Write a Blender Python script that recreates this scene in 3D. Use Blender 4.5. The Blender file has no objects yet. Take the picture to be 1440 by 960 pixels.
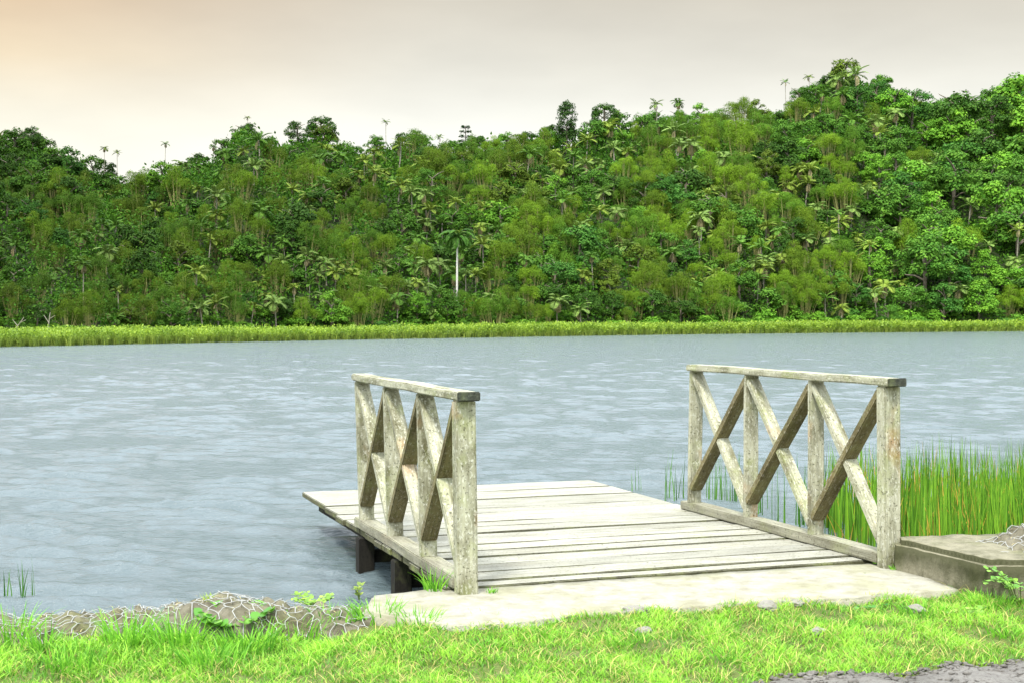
import bpy, bmesh, math, random
import numpy as np
from mathutils import Vector, Matrix, noise as mnoise

R = math.radians
rng = np.random.default_rng(7)
random.seed(7)
scene = bpy.context.scene
col = scene.collection

# ------------------------------------------------------------------ camera
CAM_H = 1.70          # above the water, z = 0 is the lake
HORIZON = 442.0       # photo row of the horizon, photo 1440 x 960
F = 2000.0
PITCH = math.atan((480.0 - HORIZON) / F)
cam_data = bpy.data.cameras.new('camera')
cam_data.sensor_width = 36.0
cam_data.lens = 36.0 * F / 1440.0
cam_data.clip_start = 0.1
cam_data.clip_end = 3000.0
cam = bpy.data.objects.new('camera', cam_data)
cam.location = (0, 0, CAM_H)
cam.rotation_euler = (R(90) - PITCH, 0, 0)
col.objects.link(cam)
scene.camera = cam

# ------------------------------------------------------------------ light
SUN_EL, SUN_AZ = R(58), R(200)     # high, behind the camera, a little to its left
world = bpy.data.worlds.new('World')
scene.world = world
world.use_nodes = True
wt = world.node_tree
wt.nodes.clear()
def wn(kind, **kw):
    n = wt.nodes.new(kind)
    for k, v in kw.items():
        setattr(n, k, v)
    return n
w_out = wn('ShaderNodeOutputWorld')
w_sky = wn('ShaderNodeTexSky', sky_type='NISHITA', sun_disc=False)
w_sky.sun_elevation = SUN_EL
w_sky.sun_rotation = SUN_AZ
w_bg1 = wn('ShaderNodeBackground')
w_bg1.inputs['Strength'].default_value = 0.06
wt.links.new(w_sky.outputs[0], w_bg1.inputs['Color'])
w_tc = wn('ShaderNodeTexCoord')
w_sep = wn('ShaderNodeSeparateXYZ')
wt.links.new(w_tc.outputs['Generated'], w_sep.inputs[0])
# overcast cloud deck: bright towards the zenith, a warm darker bank low over the hills
def ramp(node, stops):
    cr = node.color_ramp
    while len(cr.elements) > 1:
        cr.elements.remove(cr.elements[-1])
    cr.elements[0].position = stops[0][0]
    cr.elements[0].color = (*stops[0][1], 1)
    for p, c in stops[1:]:
        e = cr.elements.new(p)
        e.color = (*c, 1)
w_noise = wn('ShaderNodeTexNoise')
w_map = wn('ShaderNodeMapping')
w_map.inputs['Scale'].default_value = (1.0, 1.0, 5.0)
wt.links.new(w_tc.outputs['Generated'], w_map.inputs[0])
wt.links.new(w_map.outputs[0], w_noise.inputs['Vector'])
w_noise.inputs['Scale'].default_value = 2.2
w_noise.inputs['Detail'].default_value = 4
w_add = wn('ShaderNodeMath', operation='MULTIPLY_ADD')      # z + (noise-.5)*k
w_sub = wn('ShaderNodeMath', operation='SUBTRACT')
wt.links.new(w_noise.outputs['Fac'], w_sub.inputs[0])
w_sub.inputs[1].default_value = 0.5
wt.links.new(w_sub.outputs[0], w_add.inputs[0])
w_add.inputs[1].default_value = 0.022
wt.links.new(w_sep.outputs['Z'], w_add.inputs[2])
w_r = wn('ShaderNodeValToRGB')
ramp(w_r, [(0.0, (.285, .288, .272)), (.10, (.30, .30, .28)), (.13, (.29, .285, .258)), (.169, (.236, .226, .195)), (.215, (.200, .184, .150)),
           (.235, (.36, .38, .40)), (.262, (.60, .66, .71)), (.5, (.84, .905, .96)), (1.0, (.90, .94, .985))])
wt.links.new(w_add.outputs[0], w_r.inputs[0])
w_r2 = wn('ShaderNodeValToRGB')                              # the warm left end of the bank
ramp(w_r2, [(0.0, (.29, .28, .25)), (.10, (.30, .29, .25)), (.13, (.295, .275, .222)), (.169, (.26, .21, .138)), (.215, (.230, .162, .094)),
           (.235, (.36, .38, .40)), (.262, (.60, .66, .71)), (.5, (.84, .905, .96)), (1.0, (.90, .94, .985))])
wt.links.new(w_add.outputs[0], w_r2.inputs[0])
w_side = wn('ShaderNodeMapRange', interpolation_type='SMOOTHSTEP')
w_side.inputs['From Min'].default_value = -0.02
w_side.inputs['From Max'].default_value = -0.42
wt.links.new(w_sep.outputs['X'], w_side.inputs['Value'])
w_mix = wn('ShaderNodeMix', data_type='RGBA')
wt.links.new(w_side.outputs[0], w_mix.inputs['Factor'])
wt.links.new(w_r.outputs[0], w_mix.inputs['A'])
wt.links.new(w_r2.outputs[0], w_mix.inputs['B'])
w_bg2 = wn('ShaderNodeBackground')
w_n2 = wn('ShaderNodeTexNoise')                                # soft cloud mottling
w_map2 = wn('ShaderNodeMapping'); w_map2.inputs['Scale'].default_value = (1.0, 1.0, 3.2)
wt.links.new(w_tc.outputs['Generated'], w_map2.inputs[0]); wt.links.new(w_map2.outputs[0], w_n2.inputs['Vector'])
w_n2.inputs['Scale'].default_value = 6.0; w_n2.inputs['Detail'].default_value = 5
w_gain = wn('ShaderNodeMapRange'); w_gain.inputs['From Min'].default_value = .3; w_gain.inputs['From Max'].default_value = .7
w_gain.inputs['To Min'].default_value = .93; w_gain.inputs['To Max'].default_value = 1.07
wt.links.new(w_n2.outputs['Fac'], w_gain.inputs['Value'])
w_sc = wn('ShaderNodeVectorMath', operation='SCALE')
wt.links.new(w_mix.outputs['Result'], w_sc.inputs[0]); wt.links.new(w_gain.outputs[0], w_sc.inputs['Scale'])
wt.links.new(w_sc.outputs[0], w_bg2.inputs['Color'])
w_bg2.inputs['Strength'].default_value = 1.0
w_ms = wn('ShaderNodeMixShader')
w_ms.inputs[0].default_value = 0.94
wt.links.new(w_bg1.outputs[0], w_ms.inputs[1])
wt.links.new(w_bg2.outputs[0], w_ms.inputs[2])
wt.links.new(w_ms.outputs[0], w_out.inputs[0])

sun_d = bpy.data.lights.new('sun', 'SUN')
sun_d.energy = 1.5
sun_d.angle = R(10)
sun_d.color = (1.0, 0.96, 0.88)
sun = bpy.data.objects.new('sun', sun_d)
d = Vector((math.sin(SUN_AZ) * math.cos(SUN_EL), math.cos(SUN_AZ) * math.cos(SUN_EL), math.sin(SUN_EL)))
sun.rotation_euler = d.to_track_quat('Z', 'Y').to_euler()
sun.location = (0, -20, 40)
col.objects.link(sun)

vs = scene.view_settings
vs.view_transform = 'Standard'
vs.look = 'None'
vs.gamma = 1.0
vs.use_curve_mapping = False
vs.exposure = 1.85
scene.cycles.max_bounces = 6
scene.cycles.diffuse_bounces = 3
scene.cycles.glossy_bounces = 3
scene.cycles.transmission_bounces = 3
scene.cycles.sample_clamp_indirect = 6.0

# ------------------------------------------------------------------ helpers
def pix(px, py, z):
    """the point of height z that the photograph shows at (px, py)"""
    v = Vector(((px - 720.0) / F, (480.0 - py) / F, -1.0))
    v = cam.rotation_euler.to_matrix() @ v
    t = (z - CAM_H) / v.z
    return Vector((v.x * t, v.y * t, z))

def tag(o, label=None, cat=None, group=None, kind=None):
    if label: o['label'] = label
    if cat: o['category'] = cat
    if group: o['group'] = group
    if kind: o['kind'] = kind
    return o

def empty(name, loc, rz=0.0):
    o = bpy.data.objects.new(name, None)
    o.empty_display_size = 0.2
    o.location = loc
    o.rotation_euler = (0, 0, rz)
    col.objects.link(o)
    return o

def np_mesh(name, V, faces, mat, smooth=False, attrs=None):
    """faces: list of (n x k) int arrays"""
    V = np.asarray(V, dtype=np.float32)
    me = bpy.data.meshes.new(name)
    me.vertices.add(len(V))
    me.vertices.foreach_set('co', V.ravel())
    loops, starts, totals, off = [], [], [], 0
    for fa in faces:
        fa = np.asarray(fa, dtype=np.int32)
        n, k = fa.shape
        loops.append(fa.ravel())
        starts.append(off + np.arange(n) * k)
        totals.append(np.full(n, k))
        off += n * k
    loops = np.concatenate(loops); starts = np.concatenate(starts); totals = np.concatenate(totals)
    me.loops.add(len(loops))
    me.loops.foreach_set('vertex_index', loops.astype(np.int32))
    me.polygons.add(len(starts))
    me.polygons.foreach_set('loop_start', starts.astype(np.int32))
    me.polygons.foreach_set('loop_total', totals.astype(np.int32))
    if smooth:
        me.polygons.foreach_set('use_smooth', np.ones(len(starts), dtype=bool))
    me.update(calc_edges=True)
    for k, a in (attrs or {}).items():
        at = me.attributes.new(k, 'FLOAT', 'FACE')
        at.data.foreach_set('value', np.asarray(a, dtype=np.float32))
    if mat: me.materials.append(mat)
    return me

def link(name, me, parent=None, loc=None):
    o = bpy.data.objects.new(name, me)
    col.objects.link(o)
    if parent: o.parent = parent
    if loc is not None: o.location = loc
    return o

def unit(v):
    return v / np.maximum(np.linalg.norm(v, axis=-1, keepdims=True), 1e-9)

def leaf_quads(P, N, T, L, W, fold=0.0):
    """leaf blades: base P, pointing along T, lying across N; returns V, quads (two halves along a midrib when fold)"""
    S = unit(np.cross(T, N))
    L = np.asarray(L)[:, None]; W = np.asarray(W)[:, None]
    a = P
    b = P + T * L * .45 + S * W * .5 + N * fold * W
    c = P + T * L
    e = P + T * L * .45 - S * W * .5 + N * fold * W
    V = np.stack([a, b, c, e], axis=1).reshape(-1, 3)
    Q = np.arange(len(P) * 4).reshape(-1, 4)
    return V, Q

def tube(pts, rad, sides=6):
    pts = [Vector(p) for p in pts]
    if not hasattr(rad, '__len__'): rad = [rad] * len(pts)
    V, Q = [], []
    ref = Vector((0.31, 0.17, 0.93))
    for i, p in enumerate(pts):
        t = (pts[min(i + 1, len(pts) - 1)] - pts[max(i - 1, 0)]).normalized()
        a = t.cross(ref)
        if a.length < 1e-3: a = t.cross(Vector((1, 0, 0)))
        a.normalize(); b = t.cross(a)
        for k in range(sides):
            an = 2 * math.pi * k / sides
            V.append(p + (a * math.cos(an) + b * math.sin(an)) * rad[i])
    for i in range(len(pts) - 1):
        for k in range(sides):
            k2 = (k + 1) % sides
            Q.append((i * sides + k, i * sides + k2, (i + 1) * sides + k2, (i + 1) * sides + k))
    return np.array([tuple(v) for v in V]), np.array(Q)

class Batch:
    def __init__(s): s.V, s.Q, s.n, s.A = [], [], 0, []
    def add(s, V, Q, a=None):
        s.V.append(np.asarray(V)); s.Q.append(np.asarray(Q) + s.n); s.n += len(V)
        s.A.append(np.broadcast_to(np.asarray(0.5 if a is None else a, dtype=float), (len(Q),)))
    def mesh(s, name, mat, smooth=False):
        return np_mesh(name, np.concatenate(s.V), [np.concatenate(s.Q)], mat, smooth, {'tint': np.concatenate(s.A)})

# ------------------------------------------------------------------ materials
def new_mat(name):
    m = bpy.data.materials.new(name)
    m.use_nodes = True
    nt = m.node_tree
    bs = nt.nodes['Principled BSDF']
    return m, nt, bs
def N(nt, kind, **kw):
    n = nt.nodes.new(kind)
    for k, v in kw.items(): setattr(n, k, v)
    return n
def setin(n, **kw):
    for k, v in kw.items(): n.inputs[k.replace('_', ' ')].default_value = v
    return n
def noise_node(nt, vec, scale, detail=5, rough=.6):
    n = N(nt, 'ShaderNodeTexNoise')
    setin(n, Scale=scale, Detail=detail, Roughness=rough)
    nt.links.new(vec, n.inputs['Vector'])
    return n.outputs['Fac']
def rampf(nt, src, stops):
    r = N(nt, 'ShaderNodeValToRGB'); ramp(r, stops)
    nt.links.new(src, r.inputs[0])
    return r.outputs[0]
def mixc(nt, fac, a, b, blend='MIX'):
    m = N(nt, 'ShaderNodeMix', data_type='RGBA', blend_type=blend)
    for s, v in (('Factor', fac), ('A', a), ('B', b)):
        if hasattr(v, 'links'): nt.links.new(v, m.inputs[s])
        elif s == 'Factor': m.inputs[s].default_value = v
        else: m.inputs[s].default_value = (*v, 1)
    return m.outputs['Result']
def mathn(nt, op, a, b=0.0):
    m = N(nt, 'ShaderNodeMath', operation=op)
    for i, v in enumerate((a, b)):
        if hasattr(v, 'links'): nt.links.new(v, m.inputs[i])
        else: m.inputs[i].default_value = v
    return m.outputs[0]
def bump(nt, bs, h, strength, dist):
    b = N(nt, 'ShaderNodeBump'); setin(b, Strength=strength, Distance=dist)
    nt.links.new(h, b.inputs['Height'])
    nt.links.new(b.outputs[0], bs.inputs['Normal'])
    return b
G3 = lambda v: (v, v, v)

def leaf_material(name, transl=.3, rough=.45, spec=.35, own=None, vary=.55):
    """blade colour = the plant's own colour, each leaf a little lighter or darker"""
    m, nt, bs = new_mat(name)
    if own is None:
        oi = N(nt, 'ShaderNodeObjectInfo')
        base = oi.outputs['Color']
    else:
        rgb = N(nt, 'ShaderNodeRGB'); rgb.outputs[0].default_value = (*own, 1)
        base = rgb.outputs[0]
    at = N(nt, 'ShaderNodeAttribute', attribute_name='tint')
    v = mathn(nt, 'MULTIPLY_ADD', at.outputs['Fac'], vary * 2)
    v.node.inputs[2].default_value = 1 - vary
    hsv = N(nt, 'ShaderNodeHueSaturation')
    nt.links.new(base, hsv.inputs['Color'])
    nt.links.new(v, hsv.inputs['Value'])
    h = mathn(nt, 'MULTIPLY_ADD', at.outputs['Fac'], -.035); h.node.inputs[2].default_value = .5175
    nt.links.new(h, hsv.inputs['Hue'])
    nt.links.new(hsv.outputs[0], bs.inputs['Base Color'])
    setin(bs, Roughness=rough)
    bs.inputs['Specular IOR Level'].default_value = spec
    tr = N(nt, 'ShaderNodeBsdfTranslucent')
    nt.links.new(hsv.outputs[0], tr.inputs['Color'])
    mx = N(nt, 'ShaderNodeMixShader'); mx.inputs[0].default_value = transl
    nt.links.new(bs.outputs[0], mx.inputs[1]); nt.links.new(tr.outputs[0], mx.inputs[2])
    nt.links.new(mx.outputs[0], nt.nodes['Material Output'].inputs[0])
    return m

def wood_material(name, base, dark, pale, moss=.35, lichen=.5, stain=.45, orange=.2):
    m, nt, bs = new_mat(name)
    tc = N(nt, 'ShaderNodeTexCoord'); oi = N(nt, 'ShaderNodeObjectInfo'); ge = N(nt, 'ShaderNodeNewGeometry')
    off = mathn(nt, 'MULTIPLY', oi.outputs['Random'], 40.0)
    off2 = mathn(nt, 'MULTIPLY_ADD', ge.outputs['Random Per Island'], 23.0)
    nt.links.new(off, off2.node.inputs[2])
    cb = N(nt, 'ShaderNodeCombineXYZ')
    for i in range(3): nt.links.new(off2, cb.inputs[i])
    va = N(nt, 'ShaderNodeVectorMath', operation='ADD')
    nt.links.new(tc.outputs['Object'], va.inputs[0]); nt.links.new(cb.outputs[0], va.inputs[1])
    mp = N(nt, 'ShaderNodeMapping'); mp.inputs['Scale'].default_value = (2.0, 34.0, 34.0)
    nt.links.new(va.outputs[0], mp.inputs[0])
    mp2 = N(nt, 'ShaderNodeMapping'); mp2.inputs['Scale'].default_value = (3.0, 9.0, 9.0)
    nt.links.new(va.outputs[0], mp2.inputs[0])
    grain = noise_node(nt, mp.outputs[0], 1.6, 6, .65)
    c = mixc(nt, rampf(nt, grain, [(.32, G3(0)), (.7, G3(1))]), tuple(x * .58 for x in base), tuple(x * 1.08 for x in base))
    big = noise_node(nt, mp2.outputs[0], 1.1, 5, .6)
    c = mixc(nt, rampf(nt, big, [(.44, G3(0)), (.68, G3(stain))]), c, dark)
    gr = noise_node(nt, va.outputs[0], 5.5, 5, .65)
    c = mixc(nt, rampf(nt, gr, [(.5, G3(0)), (.72, G3(moss))]), c, (.26, .30, .09))
    og = noise_node(nt, va.outputs[0], 3.1, 3, .5)
    c = mixc(nt, rampf(nt, og, [(.62, G3(0)), (.74, G3(orange))]), c, (.50, .25, .10))
    mp3 = N(nt, 'ShaderNodeMapping'); mp3.inputs['Scale'].default_value = (38, 75, 75)
    nt.links.new(va.outputs[0], mp3.inputs[0])
    sp = noise_node(nt, mp3.outputs[0], 1.0, 5, .72)
    c = mixc(nt, rampf(nt, sp, [(.53, G3(0)), (.66, G3(lichen))]), c, pale)
    sp2 = noise_node(nt, va.outputs[0], 70.0, 3, .6)
    c = mixc(nt, rampf(nt, sp2, [(.33, G3(.75)), (.42, G3(0))]), c, tuple(x * .5 for x in dark))
    mp4 = N(nt, 'ShaderNodeMapping'); mp4.inputs['Scale'].default_value = (.9, 48, 48)
    nt.links.new(va.outputs[0], mp4.inputs[0])
    crack = noise_node(nt, mp4.outputs[0], 1.0, 4, .7)
    c = mixc(nt, rampf(nt, crack, [(.60, G3(0)), (.68, G3(.6))]), c, tuple(x * .6 for x in dark))
    hs = N(nt, 'ShaderNodeHueSaturation'); nt.links.new(c, hs.inputs['Color'])
    vv = mathn(nt, 'MULTIPLY_ADD', ge.outputs['Random Per Island'], .30); vv.node.inputs[2].default_value = .84
    nt.links.new(vv, hs.inputs['Value']); c = hs.outputs[0]
    nt.links.new(c, bs.inputs['Base Color'])
    setin(bs, Roughness=.85); bs.inputs['Specular IOR Level'].default_value = .25
    hh = mathn(nt, 'ADD', mathn(nt, 'MULTIPLY', grain, .7), mathn(nt, 'MULTIPLY', sp, .5))
    bump(nt, bs, hh, .55, .006)
    return m

M_RAIL = wood_material('weathered_rail_wood', (.46, .455, .33), (.085, .078, .03), (.68, .68, .58), moss=.55, lichen=.7, stain=.9, orange=.45)
M_BRACE = wood_material('shaded_damp_brace_wood', (.21, .18, .085), (.07, .055, .02), (.5, .48, .38), moss=.35, lichen=.45, stain=.8, orange=.1)  # damp brown stain, deepened to carry the braces' underside shade
M_DECK = wood_material('sun_bleached_deck_wood', (.335, .33, .275), (.15, .135, .08), (.40, .395, .345), moss=.08, lichen=.25, stain=.4, orange=0)
M_KICK = wood_material('grey_kick_board_wood', (.31, .30, .22), (.09, .08, .04), (.5, .49, .42), moss=.3, lichen=.25, stain=.6, orange=.05)
M_PEND = wood_material('mouldy_end_shaded_gap', (.11, .108, .055), (.02, .02, .01), (.25, .25, .17), moss=.5, lichen=.3, stain=.85, orange=0)  # mould on plank ends, painted shade on the sides facing the gaps
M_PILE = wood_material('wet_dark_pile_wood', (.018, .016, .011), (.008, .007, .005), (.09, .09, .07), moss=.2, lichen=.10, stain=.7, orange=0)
M_END = wood_material('black_rotten_end_grain', (.05, .055, .042), (.012, .014, .01), (.16, .18, .13), moss=.35, lichen=.35, stain=.7, orange=0)

def concrete_material(name, base, dark, moss=(.16, .17, .06), mossk=.5, darkk=.7, lich=.3, band=False):
    m, nt, bs = new_mat(name)
    tc = N(nt, 'ShaderNodeTexCoord')
    p = tc.outputs['Object']
    n1 = noise_node(nt, p, 3.2, 8, .66)
    n2 = noise_node(nt, p, 24.0, 6, .65)
    n3 = noise_node(nt, p, 90.0, 4, .6)
    mp = N(nt, 'ShaderNodeMapping'); mp.inputs['Scale'].default_value = (9, 9, 3.5)
    nt.links.new(p, mp.inputs[0])
    n4 = noise_node(nt, mp.outputs[0], 1.0, 5, .6)
    c = mixc(nt, rampf(nt, n2, [(.3, G3(0)), (.7, G3(1))]), tuple(x * .75 for x in base), base)
    c = mixc(nt, rampf(nt, n1, [(.46, G3(0)), (.62, G3(mossk))]), c, moss)
    c = mixc(nt, rampf(nt, n4, [(.45, G3(0)), (.66, G3(darkk))]), c, dark)
    c = mixc(nt, rampf(nt, n3, [(.6, G3(0)), (.72, G3(lich))]), c, tuple(min(.7, x * 1.5) for x in base))
    c = mixc(nt, rampf(nt, n3, [(.28, G3(.6)), (.4, G3(0))]), c, dark)
    if band:
        ge = N(nt, 'ShaderNodeNewGeometry'); s1 = N(nt, 'ShaderNodeSeparateXYZ'); s2 = N(nt, 'ShaderNodeSeparateXYZ')
        nt.links.new(ge.outputs['True Normal'], s1.inputs[0]); nt.links.new(p, s2.inputs[0])
        hz = mathn(nt, 'ADD', s2.outputs['Z'], mathn(nt, 'MULTIPLY', n1, .30))
        up = rampf(nt, hz, [(.40, G3(0)), (.50, G3(1))])
        fl = rampf(nt, s1.outputs['Z'], [(.35, G3(1)), (.8, G3(0))])
        c = mixc(nt, mathn(nt, 'MULTIPLY', mathn(nt, 'MULTIPLY', up, fl), .85), c, (.035, .038, .014))
    nt.links.new(c, bs.inputs['Base Color'])
    setin(bs, Roughness=.92); bs.inputs['Specular IOR Level'].default_value = .2
    h = mathn(nt, 'ADD', n2, mathn(nt, 'MULTIPLY', n3, .35))
    bump(nt, bs, h, .6, .012)
    return m
M_APRON = concrete_material('pale_concrete', (.335, .325, .265), (.16, .145, .095), (.22, .22, .11), .5, .55, .2)
M_BLOCK = concrete_material('mossy_concrete', (.22, .205, .14), (.038, .04, .018), (.09, .10, .032), .6, .55, .35, True)
M_STONE = concrete_material('gabion_rubble', (.165, .152, .11), (.04, .036, .02), (.10, .108, .032), .6, .85, .6)
M_PEBBLE = concrete_material('grey_field_stone', (.24, .23, .20), (.12, .11, .09), (.2, .2, .14), .3, .4, .3)

m, nt, bs = new_mat('galvanised_wire')
bs.inputs['Base Color'].default_value = (.33, .335, .32, 1); setin(bs, Roughness=.5, Metallic=.15)
M_WIRE = m

m, nt, bs = new_mat('lake_water')
bs.inputs['Base Color'].default_value = (.082, .111, .119, 1)
setin(bs, Roughness=.16, IOR=1.333)
tc = N(nt, 'ShaderNodeTexCoord')
mp = N(nt, 'ShaderNodeMapping'); mp.inputs['Scale'].default_value = (.55, 1.0, 1.0); mp.inputs['Rotation'].default_value = (0, 0, R(-8))
nt.links.new(tc.outputs['Object'], mp.inputs[0])
h1 = noise_node(nt, mp.outputs[0], 11.0, 6, .65)
h2 = noise_node(nt, mp.outputs[0], 26.0, 4, .6)
bump(nt, bs, mathn(nt, 'ADD', h1, mathn(nt, 'MULTIPLY', h2, .45)), .85, .045)
M_WATER = m

def ground_material(name, stops, spots, rough=.95):
    m, nt, bs = new_mat(name)
    tc = N(nt, 'ShaderNodeTexCoord')
    n1 = noise_node(nt, tc.outputs['Object'], 4.0, 8, .65)
    n2 = noise_node(nt, tc.outputs['Object'], 60.0, 5, .65)
    c = rampf(nt, n1, stops)
    c = mixc(nt, rampf(nt, n2, [(.5, G3(0)), (.68, G3(.7))]), c, spots)
    nt.links.new(c, bs.inputs['Base Color']); setin(bs, Roughness=rough)
    bs.inputs['Specular IOR Level'].default_value = .2
    bump(nt, bs, n2, .8, .015)
    return m
M_SOIL = ground_material('lawn_soil', [(.3, (.06, .075, .02)), (.55, (.10, .13, .03)), (.75, (.13, .12, .06))], (.14, .19, .05))
M_ROAD = ground_material('wet_gravel', [(.3, (.10, .093, .082)), (.6, (.16, .15, .134)), (.8, (.22, .21, .19))], (.05, .04, .034), .55)
M_HILL = ground_material('forest_floor', [(.3, (.012, .022, .006)), (.7, (.025, .04, .010))], (.03, .035, .012))

M_LEAF = leaf_material('forest_leaf', .18, .6, .04, vary=.42)
M_PALM = leaf_material('palm_frond', .18, .6, .06, vary=.55)
M_BAMBOO = leaf_material('bamboo_leaf', .22, .7, .1, vary=.55)
M_MARSH = leaf_material('marsh_grass_leaf', .35, .5, .3, vary=.5)
M_UNDER = leaf_material('undergrowth_leaf', .2, .6, .04, vary=.4)
M_GRASS = leaf_material('lawn_grass_blade', .38, .5, .25, vary=.5)
M_REED = leaf_material('reed_blade', .18, .45, .2, vary=.6)
M_WEED = leaf_material('weed_leaf', .35, .45, .3, vary=.3)
def bark(name, c1, c2):
    m, nt, bs = new_mat(name)
    tc = N(nt, 'ShaderNodeTexCoord')
    n1 = noise_node(nt, tc.outputs['Object'], 9.0, 5, .6)
    nt.links.new(rampf(nt, n1, [(.3, c1), (.7, c2)]), bs.inputs['Base Color']); setin(bs, Roughness=.9)
    return m
M_BARK = bark('bark', (.07, .055, .035), (.18, .155, .115))
M_PALMBARK = bark('pale_palm_bark', (.13, .115, .08), (.30, .28, .22))
M_CULM = bark('bamboo_culm', (.16, .17, .05), (.30, .29, .09))

# ------------------------------------------------------------------ lake
def shore_y(px):      # photo row of the far waterline
    return np.interp(px, [-500, 0, 240, 480, 720, 960, 1200, 1440, 1900], [497, 487.5, 482.5, 477.8, 473.8, 470.2, 467.8, 465.8, 463])
def shore_d(px):
    return CAM_H * F / (shore_y(px) - HORIZON)

def waves(X, Y):
    g = np.random.default_rng(3)
    H = np.zeros_like(X)
    for i in range(80):
        lam = 0.11 * (1.1 / 0.11) ** g.random()
        ang = R(68) + g.normal() * .55
        k = 2 * math.pi / lam
        amp = 0.0074 * lam ** .9 / (1 + 3.6 * lam) * (0.6 + .8 * g.random())
        ph = g.random() * 6.28
        u = X * math.cos(ang) + Y * math.sin(ang)
        v = -X * math.sin(ang) + Y * math.cos(ang)
        u = u + .18 * lam * np.sin(v / (lam * 1.7) + ph * 3)
        env = .55 + .45 * np.sin(v / (lam * 3.1) + ph * 2) * np.sin(u / (lam * 4.3) + ph)
        dist = np.hypot(X, Y)
        fade = np.clip(1.6 - dist * .0085 / lam, 0, 1)
        s = np.sin(k * u + ph)
        H += amp * env * fade * (s + .25 * np.sin(2 * k * u + 2 * ph + 1.2))
    H *= np.clip(1.25 - dist / 32, .22, 1)
    # short steep wavelets in scattered patches, crests across the wind
    for i in range(26):
        lam = .26 + .34 * g.random()
        a_ = R(78) + g.normal() * .22
        u = X * math.cos(a_) + Y * math.sin(a_); v = -X * math.sin(a_) + Y * math.cos(a_)
        p1, p2, p3 = g.random(3) * 6.283
        u = u + .10 * np.sin(v * 1.9 + p1) + .05 * np.sin(v * 5.3 + p2)
        gate = np.sin(u * (.9 + .6 * g.random()) + p2) * np.sin(v * (.8 + .7 * g.random()) + p3)
        gate = np.clip((gate - .72) / .28, 0, 1) ** 1.2
        fade = np.clip(1.5 - dist * .008 / lam, 0, 1)
        H += .017 * lam / .4 * gate * fade * np.cos(2 * math.pi / lam * u + p1)
    return H
nr, na = 1050, 620
rad = 5.2 * (420 / 5.2) ** (np.linspace(0, 1, nr))
ang = np.linspace(R(-36), R(36), na)
RR, AA = np.meshgrid(rad, ang, indexing='ij')
X, Y = RR * np.sin(AA), RR * np.cos(AA)
Z = waves(X, Y)
V = np.stack([X, Y, Z], -1).reshape(-1, 3)
idx = np.arange(nr * na).reshape(nr, na)
Q = np.stack([idx[:-1, :-1], idx[:-1, 1:], idx[1:, 1:], idx[1:, :-1]], -1).reshape(-1, 4)[:, ::-1]
tag(link('lake_water', np_mesh('lake_water', V, [Q], M_WATER, True)), kind='structure')

# ------------------------------------------------------------------ dock frame
L0, L1 = pix(646, 832, .29), Vector((-1.003, 9.35, .29))
R0, R1 = pix(1245.8, 795, .29), pix(967.7, 717.7, .29)
axis = ((L1 - L0).normalized() + (R1 - R0).normalized()).normalized()     # away from the bank
side = Vector((axis.y, -axis.x, 0))                                     # towards the right railing
DECK_Z = .29
RZ = math.atan2(axis.y, axis.x)
def dock(u, r, z):
    return Vector((L0.x, L0.y, 0)) + axis * u + side * r + Vector((0, 0, z))

def box_mesh(name, l, w, h, mat, bev=.006, cuts=0, warp=0.0, seed=0):
    bm = bmesh.new()
    bmesh.ops.create_cube(bm, size=1.0)
    for v in bm.verts:
        v.co = Vector((v.co.x * l, v.co.y * w, v.co.z * h))
    if bev: bmesh.ops.bevel(bm, geom=bm.edges[:], offset=bev, segments=2, affect='EDGES')
    if cuts:
        ed = [e for e in bm.edges if abs((e.verts[0].co - e.verts[1].co).normalized().x) > .9 and e.calc_length() > l * .5]
        bmesh.ops.subdivide_edges(bm, edges=ed, cuts=cuts, use_grid_fill=True)
        for v in bm.verts:
            q = Vector((v.co.x * 2.3 + seed * 7.1, v.co.y * 3, v.co.z * 3 + seed))
            v.co += Vector((0, mnoise.noise(q), mnoise.noise(q + Vector((9, 3, 1))))) * warp
    me = bpy.data.meshes.new(name)
    bm.to_mesh(me); bm.free()
    me.materials.append(mat)
    return me

def beam(name, parent, p, q, w, h, mat, wide, bev=.006, warp=.004, cuts=6):
    """a squared timber from p to q, w measured along `wide`"""
    p, q = Vector(p), Vector(q)
    x = (q - p).normalized()
    y = Vector(wide); y = (y - x * y.dot(x)).normalized()
    z = x.cross(y)
    me = box_mesh(name, (q - p).length, w, h, mat, bev, cuts, warp, random.random() * 9)
    o = link(name, me, parent)
    M = Matrix((x, y, z)).transposed().to_4x4()
    M.translation = (p + q) / 2
    base, q_ = Matrix.Identity(4), parent
    while q_: base = q_.matrix_basis @ base; q_ = q_.parent
    o.matrix_basis = base.inverted() @ M
    return o

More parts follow.
